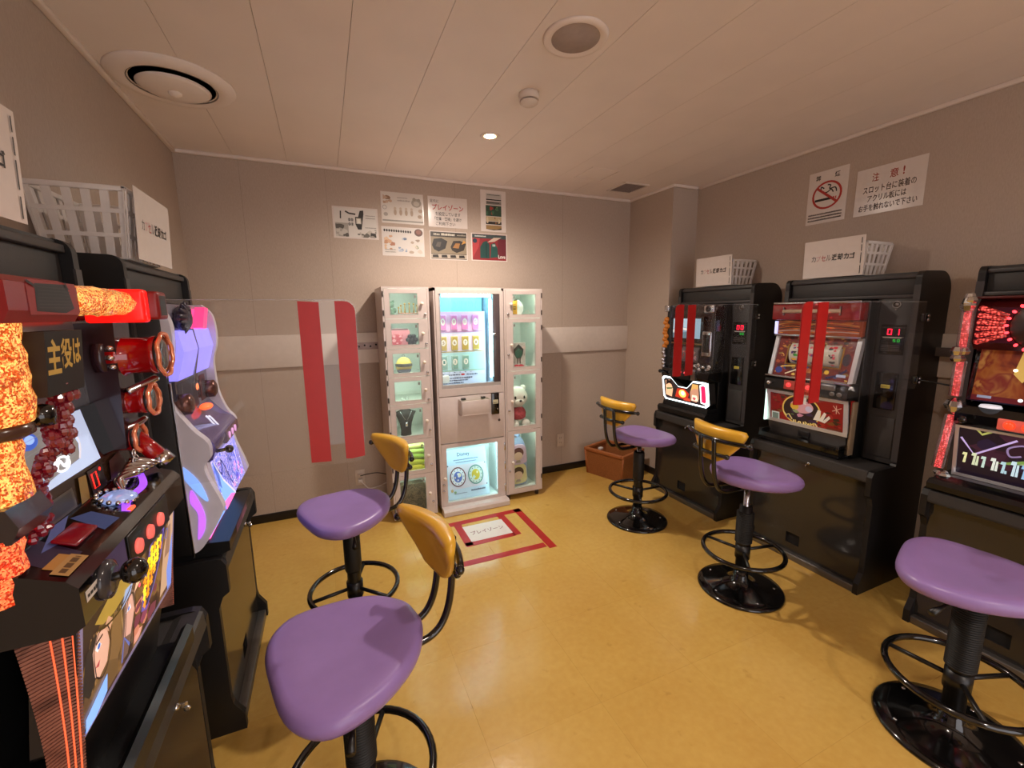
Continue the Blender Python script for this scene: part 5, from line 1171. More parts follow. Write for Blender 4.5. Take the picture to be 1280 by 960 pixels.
# ================================================================ PRIZE LOCKERS AND CAPSULE MACHINE
YL = 2.93; YLB = 3.31
def compartment_led(b, x0, x1, z1, y): b.box(x0 + .03, y + .006, z1 - .026, x1 - .03, y + .014, z1 - .018)
def locker_column(name, label, x0, x1, splits, hinge_left, wins):
    t = thing(name, label, 'locker', (x0, YL, 0), 0, 'prize lockers beside the capsule machine')
    w_ = x1 - x0; D = YLB - YL; tb = .012; zt = splits[0]; zbm = splits[-1]
    sh = B().box(0, .0, zbm, tb, D, zt).box(w_ - tb, .0, zbm, w_, D, zt).box(tb, D - tb, zbm, w_ - tb, D, zt).box(0, 0, zt, w_, D, zt + .012)
    sh.box(0, .0, zbm - .012, w_, D, zbm)
    obj('body', sh, 'locker', t)
    ins = B().box(tb, .02, zbm, tb + .001, D - tb, zt).box(w_ - tb - .001, .02, zbm, w_ - tb, D - tb, zt).box(tb, D - tb - .001, zbm, w_ - tb, D - tb, zt).box(tb, .02, zt - .001, w_ - tb, D - tb, zt)
    obj('lining', ins, 'locker_in', t)
    for k in range(len(splits) - 1):
        z1, z0 = splits[k], splits[k + 1]
        obj('shelf', bx(tb, .02, z0, w_ - tb, D - tb, z0 + .006), 'locker_in', t)
        led = B(); compartment_led(led, tb, w_ - tb, z1, .014); obj('led_strip', led, LED_G, t)
        d = B(); a0, a1, b0, b1 = .014, w_ - .014, z0 + .0015, z1 - .0015
        wx0, wx1, wz0, wz1 = wins(k, w_, z0, z1)
        d.box(a0, -.002, b0, a1, .014, wz0).box(a0, -.002, wz1, a1, .014, b1).box(a0, -.002, wz0, wx0, .014, wz1).box(wx1, -.002, wz0, a1, .014, wz1)
        dr = obj('door', d, 'locker', t)
        obj('window_pane', bx(wx0 - .004, .005, wz0 - .004, wx1 + .004, .0075, wz1 + .004), 'pane', dr)
        g = B(); g.box(wx0 - .003, -.003, wz0 - .003, wx1 + .003, .0, wz0).box(wx0 - .003, -.003, wz1, wx1 + .003, 0, wz1 + .003).box(wx0 - .003, -.003, wz0, wx0, 0, wz1).box(wx1, -.003, wz0, wx1 + .003, 0, wz1)
        obj('window_gasket', g, mat('gasket_grey', (190, 182, 176), .5), dr)
        s = 1 if hinge_left else -1; xk = (w_ - .052) if hinge_left else .052; xl = (w_ - .03) if hinge_left else .03
        zm = z0 + (z1 - z0) * .5
        obj('knob', B().lathe([(0, -.022), (.011, -.02), (.012, -.012), (.007, -.006), (.006, 0), (0, 0)], (xk, -.002, zm), 14, 'y'), mat('knob_ivory', (235, 222, 208), .3), dr)
        obj('lock', B().lathe([(0, -.01), (.007, -.01), (.009, 0), (0, 0)], (xl, -.002, zm - .07 if z1 - z0 > .15 else zm - .04), 14, 'y'), 'chrome', dr)
        h = B(); xh = .006 if hinge_left else w_ - .006
        for zz in (z0 + (z1 - z0) * .2, z0 + (z1 - z0) * .82): h.box(xh - .004, -.008, zz - .018, xh + .004, .0, zz + .018, .002)
        obj('hinge', h, 'dark_hinge', dr)
        obj('number_tag', bx(wx1 - .02 if hinge_left else wx0 + .006, .0035, wz1 - .03, wx1 - .008 if hinge_left else wx0 + .018, .0048, wz1 - .012), mat('tag_grey', (140, 132, 126), .5), dr)
    return t
ZA = [1.616, 1.42, 1.22, 1.03, .84, .59, .335, .03]
ZB = [1.613, 1.41, 1.02, .56, .06]
locker_column('prize_locker', 'tall white locker of seven small lit glazed doors beside the capsule machine', .353, .66, ZA, True,
              lambda k, w_, z0, z1: (.05, w_ - .078, z0 + .028, z1 - .03))
locker_column('prize_locker', 'tall white locker of four tall lit glazed doors beside the capsule machine', 1.205, 1.515, ZB, False,
              lambda k, w_, z0, z1: (.07, w_ - .055, z0 + .03, z1 - .03))
for (x0, x1) in ((.353, .66), (1.205, 1.515)):
    pass
def foot_set(parent_name_x):
    pass
for o in [q for q in C.objects if q.name.startswith('prize_locker') and q.type == 'EMPTY']:
    z = .018 if o.location.x < 1 else .048
    f = B()
    for x in (.03, .28):
        for y in (.04, .34): f.cyl((x, y, 0), (x, y, z + .002), .016, 12)
    obj('foot', f, 'dark_hinge', o)

def capsule_machine():
    x0, x1 = .69, 1.2; w_ = x1 - x0; D = YLB - YL
    t = thing('capsule_machine', 'white prize vending cabinet with bright blue display window', 'vending machine', (x0, YL, 0))
    zt = 1.625; tb = .014
    b = B().box(0, 0, .04, tb, D, zt).box(w_ - tb, 0, .04, w_, D, zt).box(tb, D - tb, .04, w_ - tb, D, zt).box(0, 0, zt - .02, w_, D, zt + .004).box(0, 0, .03, w_, D, .05).box(tb, .02, .9, w_ - tb, D - tb, .915).box(tb, .02, .51, w_ - tb, D - tb, .525)
    obj('body', b, 'locker', t)
    wx0, wx1, wz0, wz1 = .05, .425, .955, 1.575
    # outer frame of the upper glazed door (grey inside lip)
    fr = B().box(.012, -.006, .872, w_ - .012, .02, .925).box(.012, -.006, 1.585, w_ - .012, .02, 1.612).box(.012, -.006, .925, .034, .02, 1.585).box(w_ - .03, -.006, .925, w_ - .012, .02, 1.585)
    up = obj('upper_door', fr, 'locker', t)
    ip = B().box(.034, -.002, .925, w_ - .03, .03, .95).box(.034, .0, .95, .045, .03, 1.585)
    obj('inner_frame', ip, mat('frame_greybeige', (170, 162, 158), .3), up)
    obj('dark_side_panel', bx(.43, -.003, .95, w_ - .03, .03, 1.585, .003), mat('smoked_strip', (84, 74, 76), .2), up)
    obj('glass_pane', bx(.045, .008, .95, .43, .012, 1.585), 'pane', up)
    obj('lock', B().lathe([(0, -.014), (.009, -.014), (.011, 0), (0, 0)], (.437, -.003, 1.3), 16, 'y'), 'chrome', up)
    # inside: cyan-lit box, three tiers of cards
    case = obj('display_case', B().box(.045, .24, .92, .46, .25, 1.6).box(.04, .03, .92, .045, .25, 1.6).box(.43, .03, .92, .438, .25, 1.6).box(.04, .03, 1.59, .44, .25, 1.6).box(.04, .03, .916, .44, .25, .93), mat('case_paleblue', (196, 216, 232), .4), t)
    obj('led_strip', B().box(.07, .04, 1.565, .41, .06, 1.585), LED_C, case)
    obj('led_strip', B().box(.417, .04, .98, .425, .05, 1.55), LED_C, case)
    obj('header_board', B().box(.05, .19, 1.46, .41, .2, 1.57), mat('header_aqua', (150, 214, 218), .4), case)
    art('header_print', case, (.06, .1898, 1.47), (1, 0, 0), (0, 0, 1), .34, .09, strokes(22, .05, .15, .95, .85, ['9cc8d0', '7ab8c4', '88c0cc'], 33, .03))
    bd = obj('price_board', B().box(.05, .12, .93, .41, .13, 1.465), mat('price_board_white', (206, 214, 236), .4), case)
    tiers = ((1.33, 1.455, ['f0a8d8', 'e888c0', 'd84a9a'], 'f0c0e0'), (1.185, 1.3, ['d8c070', 'c8a850', 'a07830'], 'ecdcf0'), (1.045, 1.16, ['a8c8b8', '88b0a0', '4a8a80'], 'b8e4e4'))
    for r_, (za, zb_, pal, bg) in enumerate(tiers):
        art('tier_print', bd, (.055, .1199, za - .012), (1, 0, 0), (0, 0, 1), .345, zb_ - za + .02, [('rect', 0, 0, 1, 1, bg), ('rect', 0, -.02, 1, .06, 'c890c0' if r_ == 0 else ('c8b880' if r_ == 1 else 'a0c8a8'))])
        for c_ in range(4 if r_ < 2 else 3):
            xx = .062 + .082 * c_
            cd = obj('prize_card', bx(xx, .112, za, xx + .052, .119, zb_ - .012, .006), ink(pal[0]), bd)
            art('card_number', cd, (xx, .112, za), (1, 0, 0), (0, 0, 1), .052, zb_ - za - .012, [('rect', .1, .08, .8, .84, pal[1]), ('ell', .5, .55, .32, .22, 'f4ecdc'), ('text', str([9, 10, 11, 12, 5, 6, 7, 8, 1, 2, 3, 4][r_ * 4 + c_]), .36, .44, .28, .22, pal[2], .02)])
    sh = [('rect', 0, 0, 1, 1, 'd4dcf0')]
    for i, x in enumerate((.2, .32, .44, .56, .68)): sh.append(('ell', x, .88, .018, .025, ['8a90a8', '404860', '606880', '404860', '8a90a8'][i]))
    sh += [('rect', .04, .62, .05, .16, '303448'), ('ell', .5, .7, .045, .07, 'd02c30'), ('ring', .6, .42, .05, .07, .25, '404860')]
    for i, y in enumerate((.66, .42, .24, .06)): sh += textline(.14 if i == 0 else .06, y, .3 if i == 0 else .75 - .1 * i, .09, '38405c', 60 + i)
    sh += textline(.58, .66, .25, .09, '38405c', 70)
    art('instructions', bd, (.055, .1198, .935), (1, 0, 0), (0, 0, 1), .345, .1, sh)
    obj('corner_box', bx(.055, .06, .955, .11, .1, 1.01, .004), 'locker_in', case)
    # middle panel
    mp = obj('middle_panel', bx(.012, -.004, .53, w_ - .012, .02, .868, .002), 'locker', t)
    pk = B().box(.15, -.075, .74, .37, -.07, .84, .002).box(.15, -.075, .735, .37, -.002, .742).box(.15, -.075, .74, .155, -.002, .845).box(.365, -.075, .74, .37, -.002, .845)
    pk_ = obj('return_pocket', pk, 'locker', mp)
    obj('pocket_pad', B().box(.156, -.07, .742, .364, -.004, .8), mat('pocket_green', (170, 200, 150), .6), pk_)
    obj('pocket_clip', B().box(.17, -.03, .84, .2, -.004, .852, .002).box(.32, -.03, .84, .35, -.004, .852, .002), 'black', pk_)
    cu = obj('coin_unit', bx(.4, -.018, .71, .46, .0, .868, .003), 'black_gloss', mp)
    art('coin_label', cu, (.41, -.018, .79), (1, 0, 0), (0, 0, 1), .04, .03, [('rect', 0, 0, 1, 1, 'c8c0a0'), ('rect', .1, .2, .8, .15, '5a5a48')])
    obj('coin_button', B().lathe([(0, -.004), (.005, -.003), (.005, 0), (0, 0)], (.445, -.018, .75), 10, 'y'), 'chrome', cu)
    obj('key_hole', B().lathe([(0, -.005), (.009, -.004), (.01, 0), (0, 0)], (.462, -.004, .66), 14, 'y'), 'dark_hinge', mp)
    # lower glazed door
    lx0, lx1, lz0, lz1 = .05, .445, .075, .492
    d = B().box(.012, -.004, .05, w_ - .012, .016, lz0).box(.012, -.004, lz1, w_ - .012, .016, .522).box(.012, -.004, lz0, lx0, .016, lz1).box(lx1, -.004, lz0, w_ - .012, .016, lz1)
    ld = obj('lower_door', d, 'locker', t)
    obj('window_pane', bx(lx0 - .004, .004, lz0 - .004, lx1 + .004, .007, lz1 + .004), 'pane', ld)
    obj('knob', B().lathe([(0, -.022), (.011, -.02), (.012, -.012), (.007, -.006), (.006, 0), (0, 0)], (.03, -.004, .27), 14, 'y'), mat('knob_ivory'), ld)
    lk = B()
    for zz in (.17, .22): lk.lathe([(0, -.01), (.007, -.01), (.009, 0), (0, 0)], (.022, -.004, zz), 12, 'y')
    obj('lock', lk, 'chrome', ld)
    h = B()
    for zz in (.12, .3, .45): h.box(w_ - .012, -.01, zz - .03, w_ - .002, -.001, zz + .03, .002)
    obj('hinge', h, 'chrome', ld)
    lc = obj('lower_case', B().box(.03, .24, .055, .47, .25, .51).box(.03, .02, .055, .036, .25, .51).box(.464, .02, .055, .47, .25, .51).box(.03, .02, .05, .47, .25, .058), 'locker_in', t)
    obj('led_strip', B().box(.06, .025, .49, .44, .045, .503), LED_C, lc)
    obj('led_strip', B().box(.452, .025, .1, .46, .035, .48), LED_C, lc)
    kb = obj('kick_board', B().prism([(-.07, .0), (-.075, .006), (-.075, .035), (-.06, .05), (.0, .05), (.0, .0)], FN, 0, w_), 'locker', t)
    return t
capsule_machine()
# display board inside the lower case: leaning card with two printed plates
def plate_board():
    t = thing('prize_board', 'pale blue prize card with two round clock faces behind the lower window', 'sign board', (.76, YL + .06, .062))
    V = Vector((0, .1, .36)).normalized(); b = B(); b.prism([(0, 0), (.1, .36), (.106, .36), (.006, 0)], FN, 0, .33)
    o = obj('card', b, mat('card_iceblue', (196, 218, 238), .4), t)
    sh = [('rect', .02, .02, .96, .96, 'c4dcf0'), ('text', 'Disney', .3, .83, .3, .1, '2c3c58', .01), ('rect', .05, .2, .9, .48, 'dcd8e4')]
    sh += textline(.2, .77, .6, .025, '7088a8', 1) + textline(.25, .72, .5, .02, '7088a8', 2) + textline(.55, .12, .35, .035, '4a5a78', 3) + textline(.15, .1, .3, .02, '8898b0', 4)
    for (x, c0, c1, c2) in ((.27, '6a3040', 'e8ecf4', '5a78c8'), (.7, '5a9088', 'd0e0d8', 'd8c040')):
        sh += [('ell', x, .44, .19, .2, c0), ('ell', x, .44, .165, .175, c1), ('ell', x, .44, .1, .11, c2)] + blobs(5, x - .08, .36, x + .08, .52, [c2, c1, 'f0e8c0'], int(x * 100), .02, .05)
        for i in range(12):
            a = 2 * PI * i / 12; sh.append(('ell', x + .14 * math.cos(a), .44 + .148 * math.sin(a), .01, .011, '505868'))
    sh += [('ell', .05, .68, .015, .014, '303a58'), ('ell', .95, .66, .015, .014, '303a58'), ('ell', .95, .22, .015, .014, '303a58'), ('ell', .1, .18, .03, .03, 'c8b070'), ('ell', .17, .14, .03, .025, '8ab088')]
    art('printed_plates', o, (0, -.0002, 0), (1, 0, 0), V, .33, .374, sh)
plate_board()

# ---------------------------------------------------------------- prizes inside the locker compartments
def lp(name, label, cat, x, z, y=.12): return thing(name, label, cat, (x, YL + y, z))
fx, sz = .353, [z + .006 for z in ZA[1:]]
t = lp('figurine', 'small sage green figurine in the top compartment of the seven-door locker', 'figurine', fx + .07, sz[0])
obj('body', B().lathe([(0, 0), (.026, 0), (.03, .01), (.02, .04), (.024, .055), (.012, .07), (0, .07)]).ell((-.026, 0, .045), (.012, .012, .018)).ell((.026, 0, .05), (.012, .012, .018)), mat('figurine_sage', (108, 132, 112), .5), t)
obj('head', B().ell((0, 0, .088), .024).ell((-.018, 0, .11), .009).ell((.018, 0, .11), .009), mat('figurine_sage'), t)
obj('stand', bx(-.035, -.03, 0, .035, .03, .004, .001), 'pane', t)
t = lp('tiara', 'gold and pink toy tiara on a clear stand in the seven-door locker', 'tiara', fx + .19, sz[0])
tb_ = B()
arc_ = [(.07 * math.cos(a), -.03 * math.sin(a), .03) for a in [PI * i / 12 for i in range(13)]]
tb_.tube(arc_, .005, 8)
obj('band', tb_, mat('tiara_rose', (208, 150, 140), .3, metal=.4), t)
tp_ = B()
for i in range(7):
    a = PI * (i + .5) / 7; hgt = .03 + .035 * math.sin(a); p = (.07 * math.cos(a), -.03 * math.sin(a), .03)
    tp_.tube([p, (p[0], p[1], p[2] + hgt)], [.006, .002], 6).ell((p[0], p[1], p[2] + hgt), .007, 8, 5)
obj('points', tp_, mat('tiara_gold', (196, 150, 70), .3, metal=.6), t)
obj('stand', B().box(-.07, -.02, 0, .07, .03, .005).box(-.04, -.004, 0, .04, .004, .03), 'pane', t)
t = lp('pouch', 'flat pink vinyl pouch with a zip in the second locker compartment', 'pouch', fx + .1, sz[1], .1)
obj('bag', B().prism(smooth_closed([(-.075, .004), (.07, .004), (.078, .06), (.074, .12), (-.07, .12), (-.08, .06)], 4), lambda p, s: (p[0], s, p[1]), -.012, .012), mat('pouch_pink', (206, 122, 132), .35), t)
obj('zip', B().box(-.07, -.015, .118, .074, .015, .126, .002), mat('zip_plum', (92, 60, 70), .5), t)
art('pouch_print', t, (-.06, -.0122, .01), (1, 0, 0), (0, 0, 1), .12, .09, [('ell', .45, .45, .34, .42, 'c04050')] + blobs(6, .15, .1, .8, .85, ['d8808c', 'b03848', 'e0a0a8'], 6, .06, .14))
t = lp('flower_charm', 'black flower-shaped charm hanging in front of the pink pouch', 'charm', fx + .195, sz[1], .07)
fl = B().ell((0, 0, .05), (.016, .012, .016))
for i in range(6):
    a = 2 * PI * i / 6; fl.ell((.027 * math.cos(a), 0, .05 + .027 * math.sin(a)), (.016, .01, .016), 10, 6)
obj('petals', fl, mat('charm_black', (26, 24, 26), .4), t)
obj('stem', B().cyl((0, 0, 0), (0, 0, .03), .003, 8), mat('charm_black'), t)
t = lp('ball_charm', 'round yellow and grey ball charm in the third locker compartment', 'charm', fx + .135, sz[2], .1)
obj('ball', B().ell((0, 0, .062), (.056, .03, .06)), mat('ball_yellow', (210, 178, 84), .5), t)
obj('grey_cap', B().lathe([(0, .002), (.03, .004), (.045, .02), (.05, .036), (0, .04)]), mat('ball_grey', (96, 98, 112), .5), t)
obj('dark_band', B().lathe([(.055, .058), (.059, .062), (.059, .072), (.055, .076)]), mat('ball_band', (66, 58, 50), .5), t)
obj('loop', B().tube([(.008 * math.cos(2 * PI * i / 12), 0, .13 + .009 * math.sin(2 * PI * i / 12)) for i in range(12)], .002, 6, True), 'brushed', t)
t = lp('glass_ornament', 'pair of tiny clear ornaments in the otherwise empty locker compartment', 'ornament', fx + .13, sz[3], .1)
obj('bead', B().ell((-.016, 0, .014), .014).ell((.014, .004, .016), (.013, .012, .016)), glass('ornament_glass', (.92, .95, .93), 2.5, .05, haze=.2), t)
t = lp('necklace_bust', 'black velvet necklace display bust in the fifth locker compartment', 'bust', fx + .13, sz[4], .12)
pf = [(.038, 0, .03), (.036, .04, .03), (.044, .09, .034), (.062, .14, .036), (.078, .168, .03), (.04, .182, .026), (.027, .19, .024), (.026, .206, .024)]
obj('bust', B().loft([[(a * math.cos(2 * PI * k / 20), d_ * math.sin(2 * PI * k / 20), z) for k in range(20)] for a, z, d_ in pf]), mat('velvet_black', (22, 20, 22), .8), t)
nk = B().tube([(.04 * (1 - i / 8) * s + .001, -.03 - .006 * math.sin(PI * i / 8), .18 - .075 * i / 8) for s in (1,) for i in range(9)], .0018, 6).tube([(-.04 * (1 - i / 8), -.03 - .006 * math.sin(PI * i / 8), .18 - .075 * i / 8) for i in range(9)], .0018, 6)
c_ = obj('chain', nk, 'chrome', t); obj('pendant', bx(-.008, -.042, .07, .008, -.034, .102, .003), 'chrome', c_)
t = lp('folded_cloth', 'yellow-green cloth folded in clear wrap in the sixth locker compartment', 'cloth', fx + .135, sz[5], .12)
R = random.Random(4)
for i, cc in enumerate(((214, 200, 60), (190, 190, 60), (150, 178, 70), (168, 196, 96), (196, 210, 120))):
    fo = smooth_closed([(-.1 + R.uniform(-.006, .006), .002 + .04 * i), (.0, R.uniform(-.004, .006) + .04 * i), (.1, .003 + .04 * i), (.104, .025 + .04 * i), (.0, .042 + R.uniform(-.004, .006) + .04 * i), (-.1, .038 + .04 * i)], 5)
    obj('fold', B().prism(fo, lambda p, s: (p[0], s, p[1]), -.05, .06, smooth=True), mat('cloth_%d' % i, cc, .6, bump=.4, bscale=40), t)
t = lp('olive_bag', 'dark olive camouflage bag in the bottom locker compartment', 'bag', fx + .14, sz[6], .1)
obj('bag', B().prism(smooth_closed([(-.098, .004), (.0, .0), (.098, .004), (.102, .1), (.096, .19), (.0, .2), (-.096, .19), (-.102, .1)], 5), lambda p, s: (p[0], s, p[1]), -.04, .04), mat_blotch('camouflage', ['3a3428', '544a38', '2c281e', '6a5c46', '443c2c'], 0, 22, .6), t)
obj('flap', B().prism(smooth_closed([(-.1, .13), (.0, .12), (.1, .13), (.1, .2), (.0, .208), (-.1, .2)], 4), lambda p, s: (p[0], s, p[1]), -.046, -.036), mat_blotch('camouflage'  , []), t)
gx = 1.205; sb = [z + .006 for z in ZB[1:]]
t = lp('round_cushion', 'round orange and white plush cushion in the top compartment of the four-door locker', 'cushion', gx + .135, sb[0], .1)
obj('orange_half', B().loft([[(-.002 - .062 * math.sin(PI * i / 10) * 0 - .06 * math.cos(th) * 0 + (-.06 * math.sin(PI * j / 12)) * math.cos(-PI / 2 + PI * i / 10), .035 * math.sin(-PI / 2 + PI * i / 10), .066 + .06 * math.cos(PI * j / 12)) for j in range(13)] for i in range(11) for th in (0,)], closed=False, caps=False), mat('plush_orange', (232, 168, 60), .8, bump=.4, bscale=300), t)
obj('white_half', B().loft([[((.066 * math.sin(PI * j / 12)) * math.cos(-PI / 2 + PI * i / 10), .035 * math.sin(-PI / 2 + PI * i / 10), .068 + .064 * math.cos(PI * j / 12)) for j in range(13)] for i in range(11)], closed=False, caps=False), mat('plush_white', (228, 224, 220), .85, bump=.4, bscale=300), t)
obj('stripe', B().box(-.03, -.036, .06, -.008, -.03, .066, .002).box(-.032, -.036, .075, -.01, -.03, .081, .002), mat('plush_stripe', (70, 50, 40), .7), t)
t = lp('picture_box', 'boxed figure with dark green lantern print in the four-door locker', 'box', gx + .14, sb[1], .06)
bb = obj('box', bx(-.058, 0, 0, .058, .05, .2, .002), mat('box_grey', (178, 172, 166), .5), t)
art('box_print', bb, (-.058, 0, 0), (1, 0, 0), (0, 0, 1), .116, .2, [('rect', .02, .02, .96, .96, 'b8b0a8')] + blobs(18, .05, .05, .95, .95, ['9a9690', 'c8c0b8', '847c78', 'd8d0c8'], 44, .04, .1) + [('poly', [(.2, .55), (.15, .75), (.5, .95), (.85, .75), (.8, .55), (.65, .4), (.35, .4)], '2c2c2a'), ('poly', [(.28, .5), (.24, .68), (.5, .8), (.76, .68), (.72, .5), (.6, .42), (.4, .42)], '2c5a4a'), ('rect', .38, .2, .08, .22, '504038'), ('rect', .56, .2, .08, .22, '504038'), ('poly', [(.15, .06), (.2, .16), (.4, .18), (.5, .14), (.62, .18), (.85, .14), (.9, .06)], 'c03848')])
t = lp('plush_toy', 'sitting cream plush bear with red shirt in the four-door locker', 'plush toy', gx + .145, sb[2], .11)
PW = mat('plush_cream', (226, 220, 210), .9, bump=.6, bscale=220)
obj('body', B().ell((0, 0, .1), (.062, .05, .075)).ell((-.045, -.055, .03), (.034, .045, .03)).ell((.05, -.055, .03), (.034, .045, .03)), PW, t)
hd_ = obj('head', B().ell((-.01, -.01, .235), (.092, .07, .085)).ell((-.01, -.06, .205), (.045, .03, .032)).ell((-.07, .0, .3), (.026, .018, .026)).ell((.05, .0, .3), (.026, .018, .026)), PW, t)
obj('eye', B().ell((-.045, -.073, .24), (.009, .006, .013), 8, 6).ell((.03, -.073, .24), (.009, .006, .013), 8, 6), 'black_gloss', hd_)
obj('nose', B().ell((-.008, -.09, .216), (.011, .007, .009), 8, 6), 'black', hd_)
obj('shirt', B().lathe([(.05, .06), (.066, .075), (.068, .11), (.056, .14), (.04, .155), (.0, .155)], (0, -.004, 0), 20), mat('shirt_red', (178, 70, 76), .8, noise=.3, nscale=60), t)
t = lp('drawstring_bag', 'pale blue drawstring bag holding two printed pouches in the four-door locker', 'bag', gx + .14, sb[3], .1)
obj('bag', B().prism(smooth_closed([(-.075, .02), (-.06, .0), (.07, .01), (.085, .1), (.08, .25), (.05, .38), (.0, .41), (-.05, .4), (-.07, .25)], 5), lambda p, s: (p[0], s, p[1]), .0, .06), mat('bag_blue', (140, 160, 194), .5), t)
obj('gather', B().ell((-.005, .02, .42), (.035, .025, .024)), mat('bag_knot', (120, 140, 180), .6), t)
for i, (z, c1, c2) in enumerate(((.03, (214, 202, 148), (62, 44, 36)), (.19, (204, 176, 200), (92, 50, 52)))):
    pp = obj('printed_pouch', B().prism(smooth_closed([(-.068, z), (.062, z + .004), (.07, z + .08), (.05, z + .15), (-.05, z + .15), (-.07, z + .08)], 4), lambda p, s: (p[0], s, p[1]), -.02, .0), mat('pouch_tone_%d' % i, c1, .5), t)
    art('pouch_print', pp, (-.06, -.0202, z + .01), (1, 0, 0), (0, 0, 1), .115, .13, [('ell', .5, .62, .42, .34, '%02x%02x%02x' % c2), ('ell', .5, .42, .34, .26, 'd8b8a0'), ('poly', [(.3, .0), (.36, .16), (.64, .16), (.7, 0)], 'a8988c')])

# ================================================================ POSTERS AND SIGNS
def sheet(name, label, cat, O, U, w_, h_, shapes, group=None, emit=0, rot=0.0):
    """laminated print on a wall: O lower-left corner, U horizontal direction along the wall"""
    O = Vector(O); U = Vector(U); V = Vector((0, 0, 1)); N = U.cross(V)
    if rot:
        q = Matrix.Rotation(rot, 3, N); U = q @ U; V = q @ V
    t = thing(name, label, cat, O, 0, group)
    b = B(); b.add([tuple(U * x + V * y + N * z) for z in (0, .0012) for x, y in ((0, 0), (w_, 0), (w_, h_), (0, h_))], [(0, 3, 2, 1), (4, 5, 6, 7), (0, 1, 5, 4), (1, 2, 6, 5), (2, 3, 7, 6), (3, 0, 4, 7)])
    o = obj('paper_sheet', b, 'laminate', t)
    art('print', o, N * .0012, U, V, w_, h_, shapes)
    return t
XD = (1, 0, 0); yw = YB - .0004
sh = [('rect', .04, .05, .92, .9, 'd8d4ce'), ('rect', .05, .05, .28, .44, 'a8a49c')] + blobs(10, .05, .05, .33, .45, ['8a867e', '5a5650', 'c4c0b8'], 1, .03, .1) + blobs(12, .52, .05, .95, .32, ['6a665e', '3a3834', '9a948a', 'c0bab0'], 2, .03, .1)
sh += [('poly', [(.54, .3), (.5, .42), (.6, .9), (.68, .92), (.68, .8), (.62, .3)], '2a2826'), ('rect', .49, .44, .15, .26, '38342e'), ('rect', .51, .48, .11, .18, 'c8c4b8'), ('rect', .53, .5, .07, .14, 'e8e4d8')]
sh += [('line', [(.17, .62), (.18, .86)], .04, '3a3836'), ('line', [(.28, .86), (.36, .8), (.5, .78)], .05, '302e2c')]
for i in range(2):
    for j in range(2): sh += [('ring', .36 + .06 * i, .46 + .14 * j, .028, .05, .3, '3c3a38'), ('rect', .35 + .06 * i, .43 + .14 * j, .02, .06, '4a4846')]
sh += textline(.72, .74, .22, .03, '9a948e', 5) + textline(.72, .66, .22, .03, '9a948e', 6) + textline(.7, .36, .25, .02, '7a746e', 8)
sheet('poster', 'poster of a black wristwatch with grey product photos on the back wall', 'poster', (.108, yw, 1.978), XD, .3, .21, sh, 'laminated posters on the back wall')
sh = [('rect', .02, .02, .96, .96, 'dcd6ce'), ('rect', .02, .06, .96, .05, '9a968e')]
sh += blobs(7, .05, .62, .28, .95, ['b89a80', 'c8ac94', '9a7c64'], 11, .04, .09) + [('ell', .83, .7, .12, .14, 'a8a094'), ('ell', .78, .82, .04, .05, 'a09888'), ('ell', .89, .8, .04, .05, 'a09888'), ('ell', .83, .68, .07, .08, 'c8c0b4')]
for i in range(4): sh += [('ell', .32 + .13 * i, .36, .035, .1, 'b8a490'), ('ell', .32 + .13 * i, .48, .03, .05, 'c8b8a4')]
sh += [('ring', .08, .5, .05, .07, .25, 'a8a29a'), ('ell', .1, .28, .05, .06, 'b0a8a0'), ('ell', .92, .45, .05, .06, 'c0ac98'), ('ell', .9, .26, .05, .06, 'b09a84')] + textline(.38, .82, .24, .03, 'a8a098', 3) + textline(.38, .72, .3, .05, 'b0a8a0', 4)
sheet('poster', 'pale poster of small beige plush animals above the bead-row poster', 'poster', (.435, yw, 2.1), XD, .303, .214, sh, 'laminated posters on the back wall')
sh = [('rect', .02, .03, .96, .94, 'd4cec8')]
for i in range(12): sh.append(('ell', .07 + .055 * i, .87 - .002 * i, .022, .045, '2a2624'))
sh += [('ell', .87, .84, .1, .13, '5a3428'), ('ell', .87, .86, .06, .08, '8a5444')] + blobs(9, .05, .2, .3, .75, ['b88a68', 'c8a080', 'a87458', 'd0b090'], 21, .04, .09) + blobs(8, .36, .15, .58, .65, ['8a9ab0', 'b0b8c4', '687890', 'c8ccd4'], 22, .04, .08) + blobs(9, .6, .1, .97, .6, ['c8bcae', 'b0a090', '988878', 'd8d0c4', '7a8a68'], 23, .03, .08) + textline(.06, .2, .25, .03, '9a948c', 2) + textline(.06, .12, .25, .03, '9a948c', 9)
sheet('poster', 'poster with a row of black dots above beige and blue prizes', 'poster', (.428, yw, 1.872), XD, .305, .204, sh, 'laminated posters on the back wall')
INK = '4a4440'
sh = [('text', '足元に', .05, .8, .22, .1, INK, .01), ('text', 'プレイゾーン', .1, .56, .8, .2, 'b84848', .02), ('text', 'を設定しています', .18, .38, .64, .13, INK, .01), ('text', '「密集・密接」を避け', .16, .22, .68, .12, INK, .01), ('text', 'ご利用下さい', .18, .06, .5, .12, INK, .01)]
sheet('notice', 'white notice with red heading between the plush and magazine posters', 'notice', (.772, yw, 2.094), XD, .303, .218, sh, 'laminated posters on the back wall')
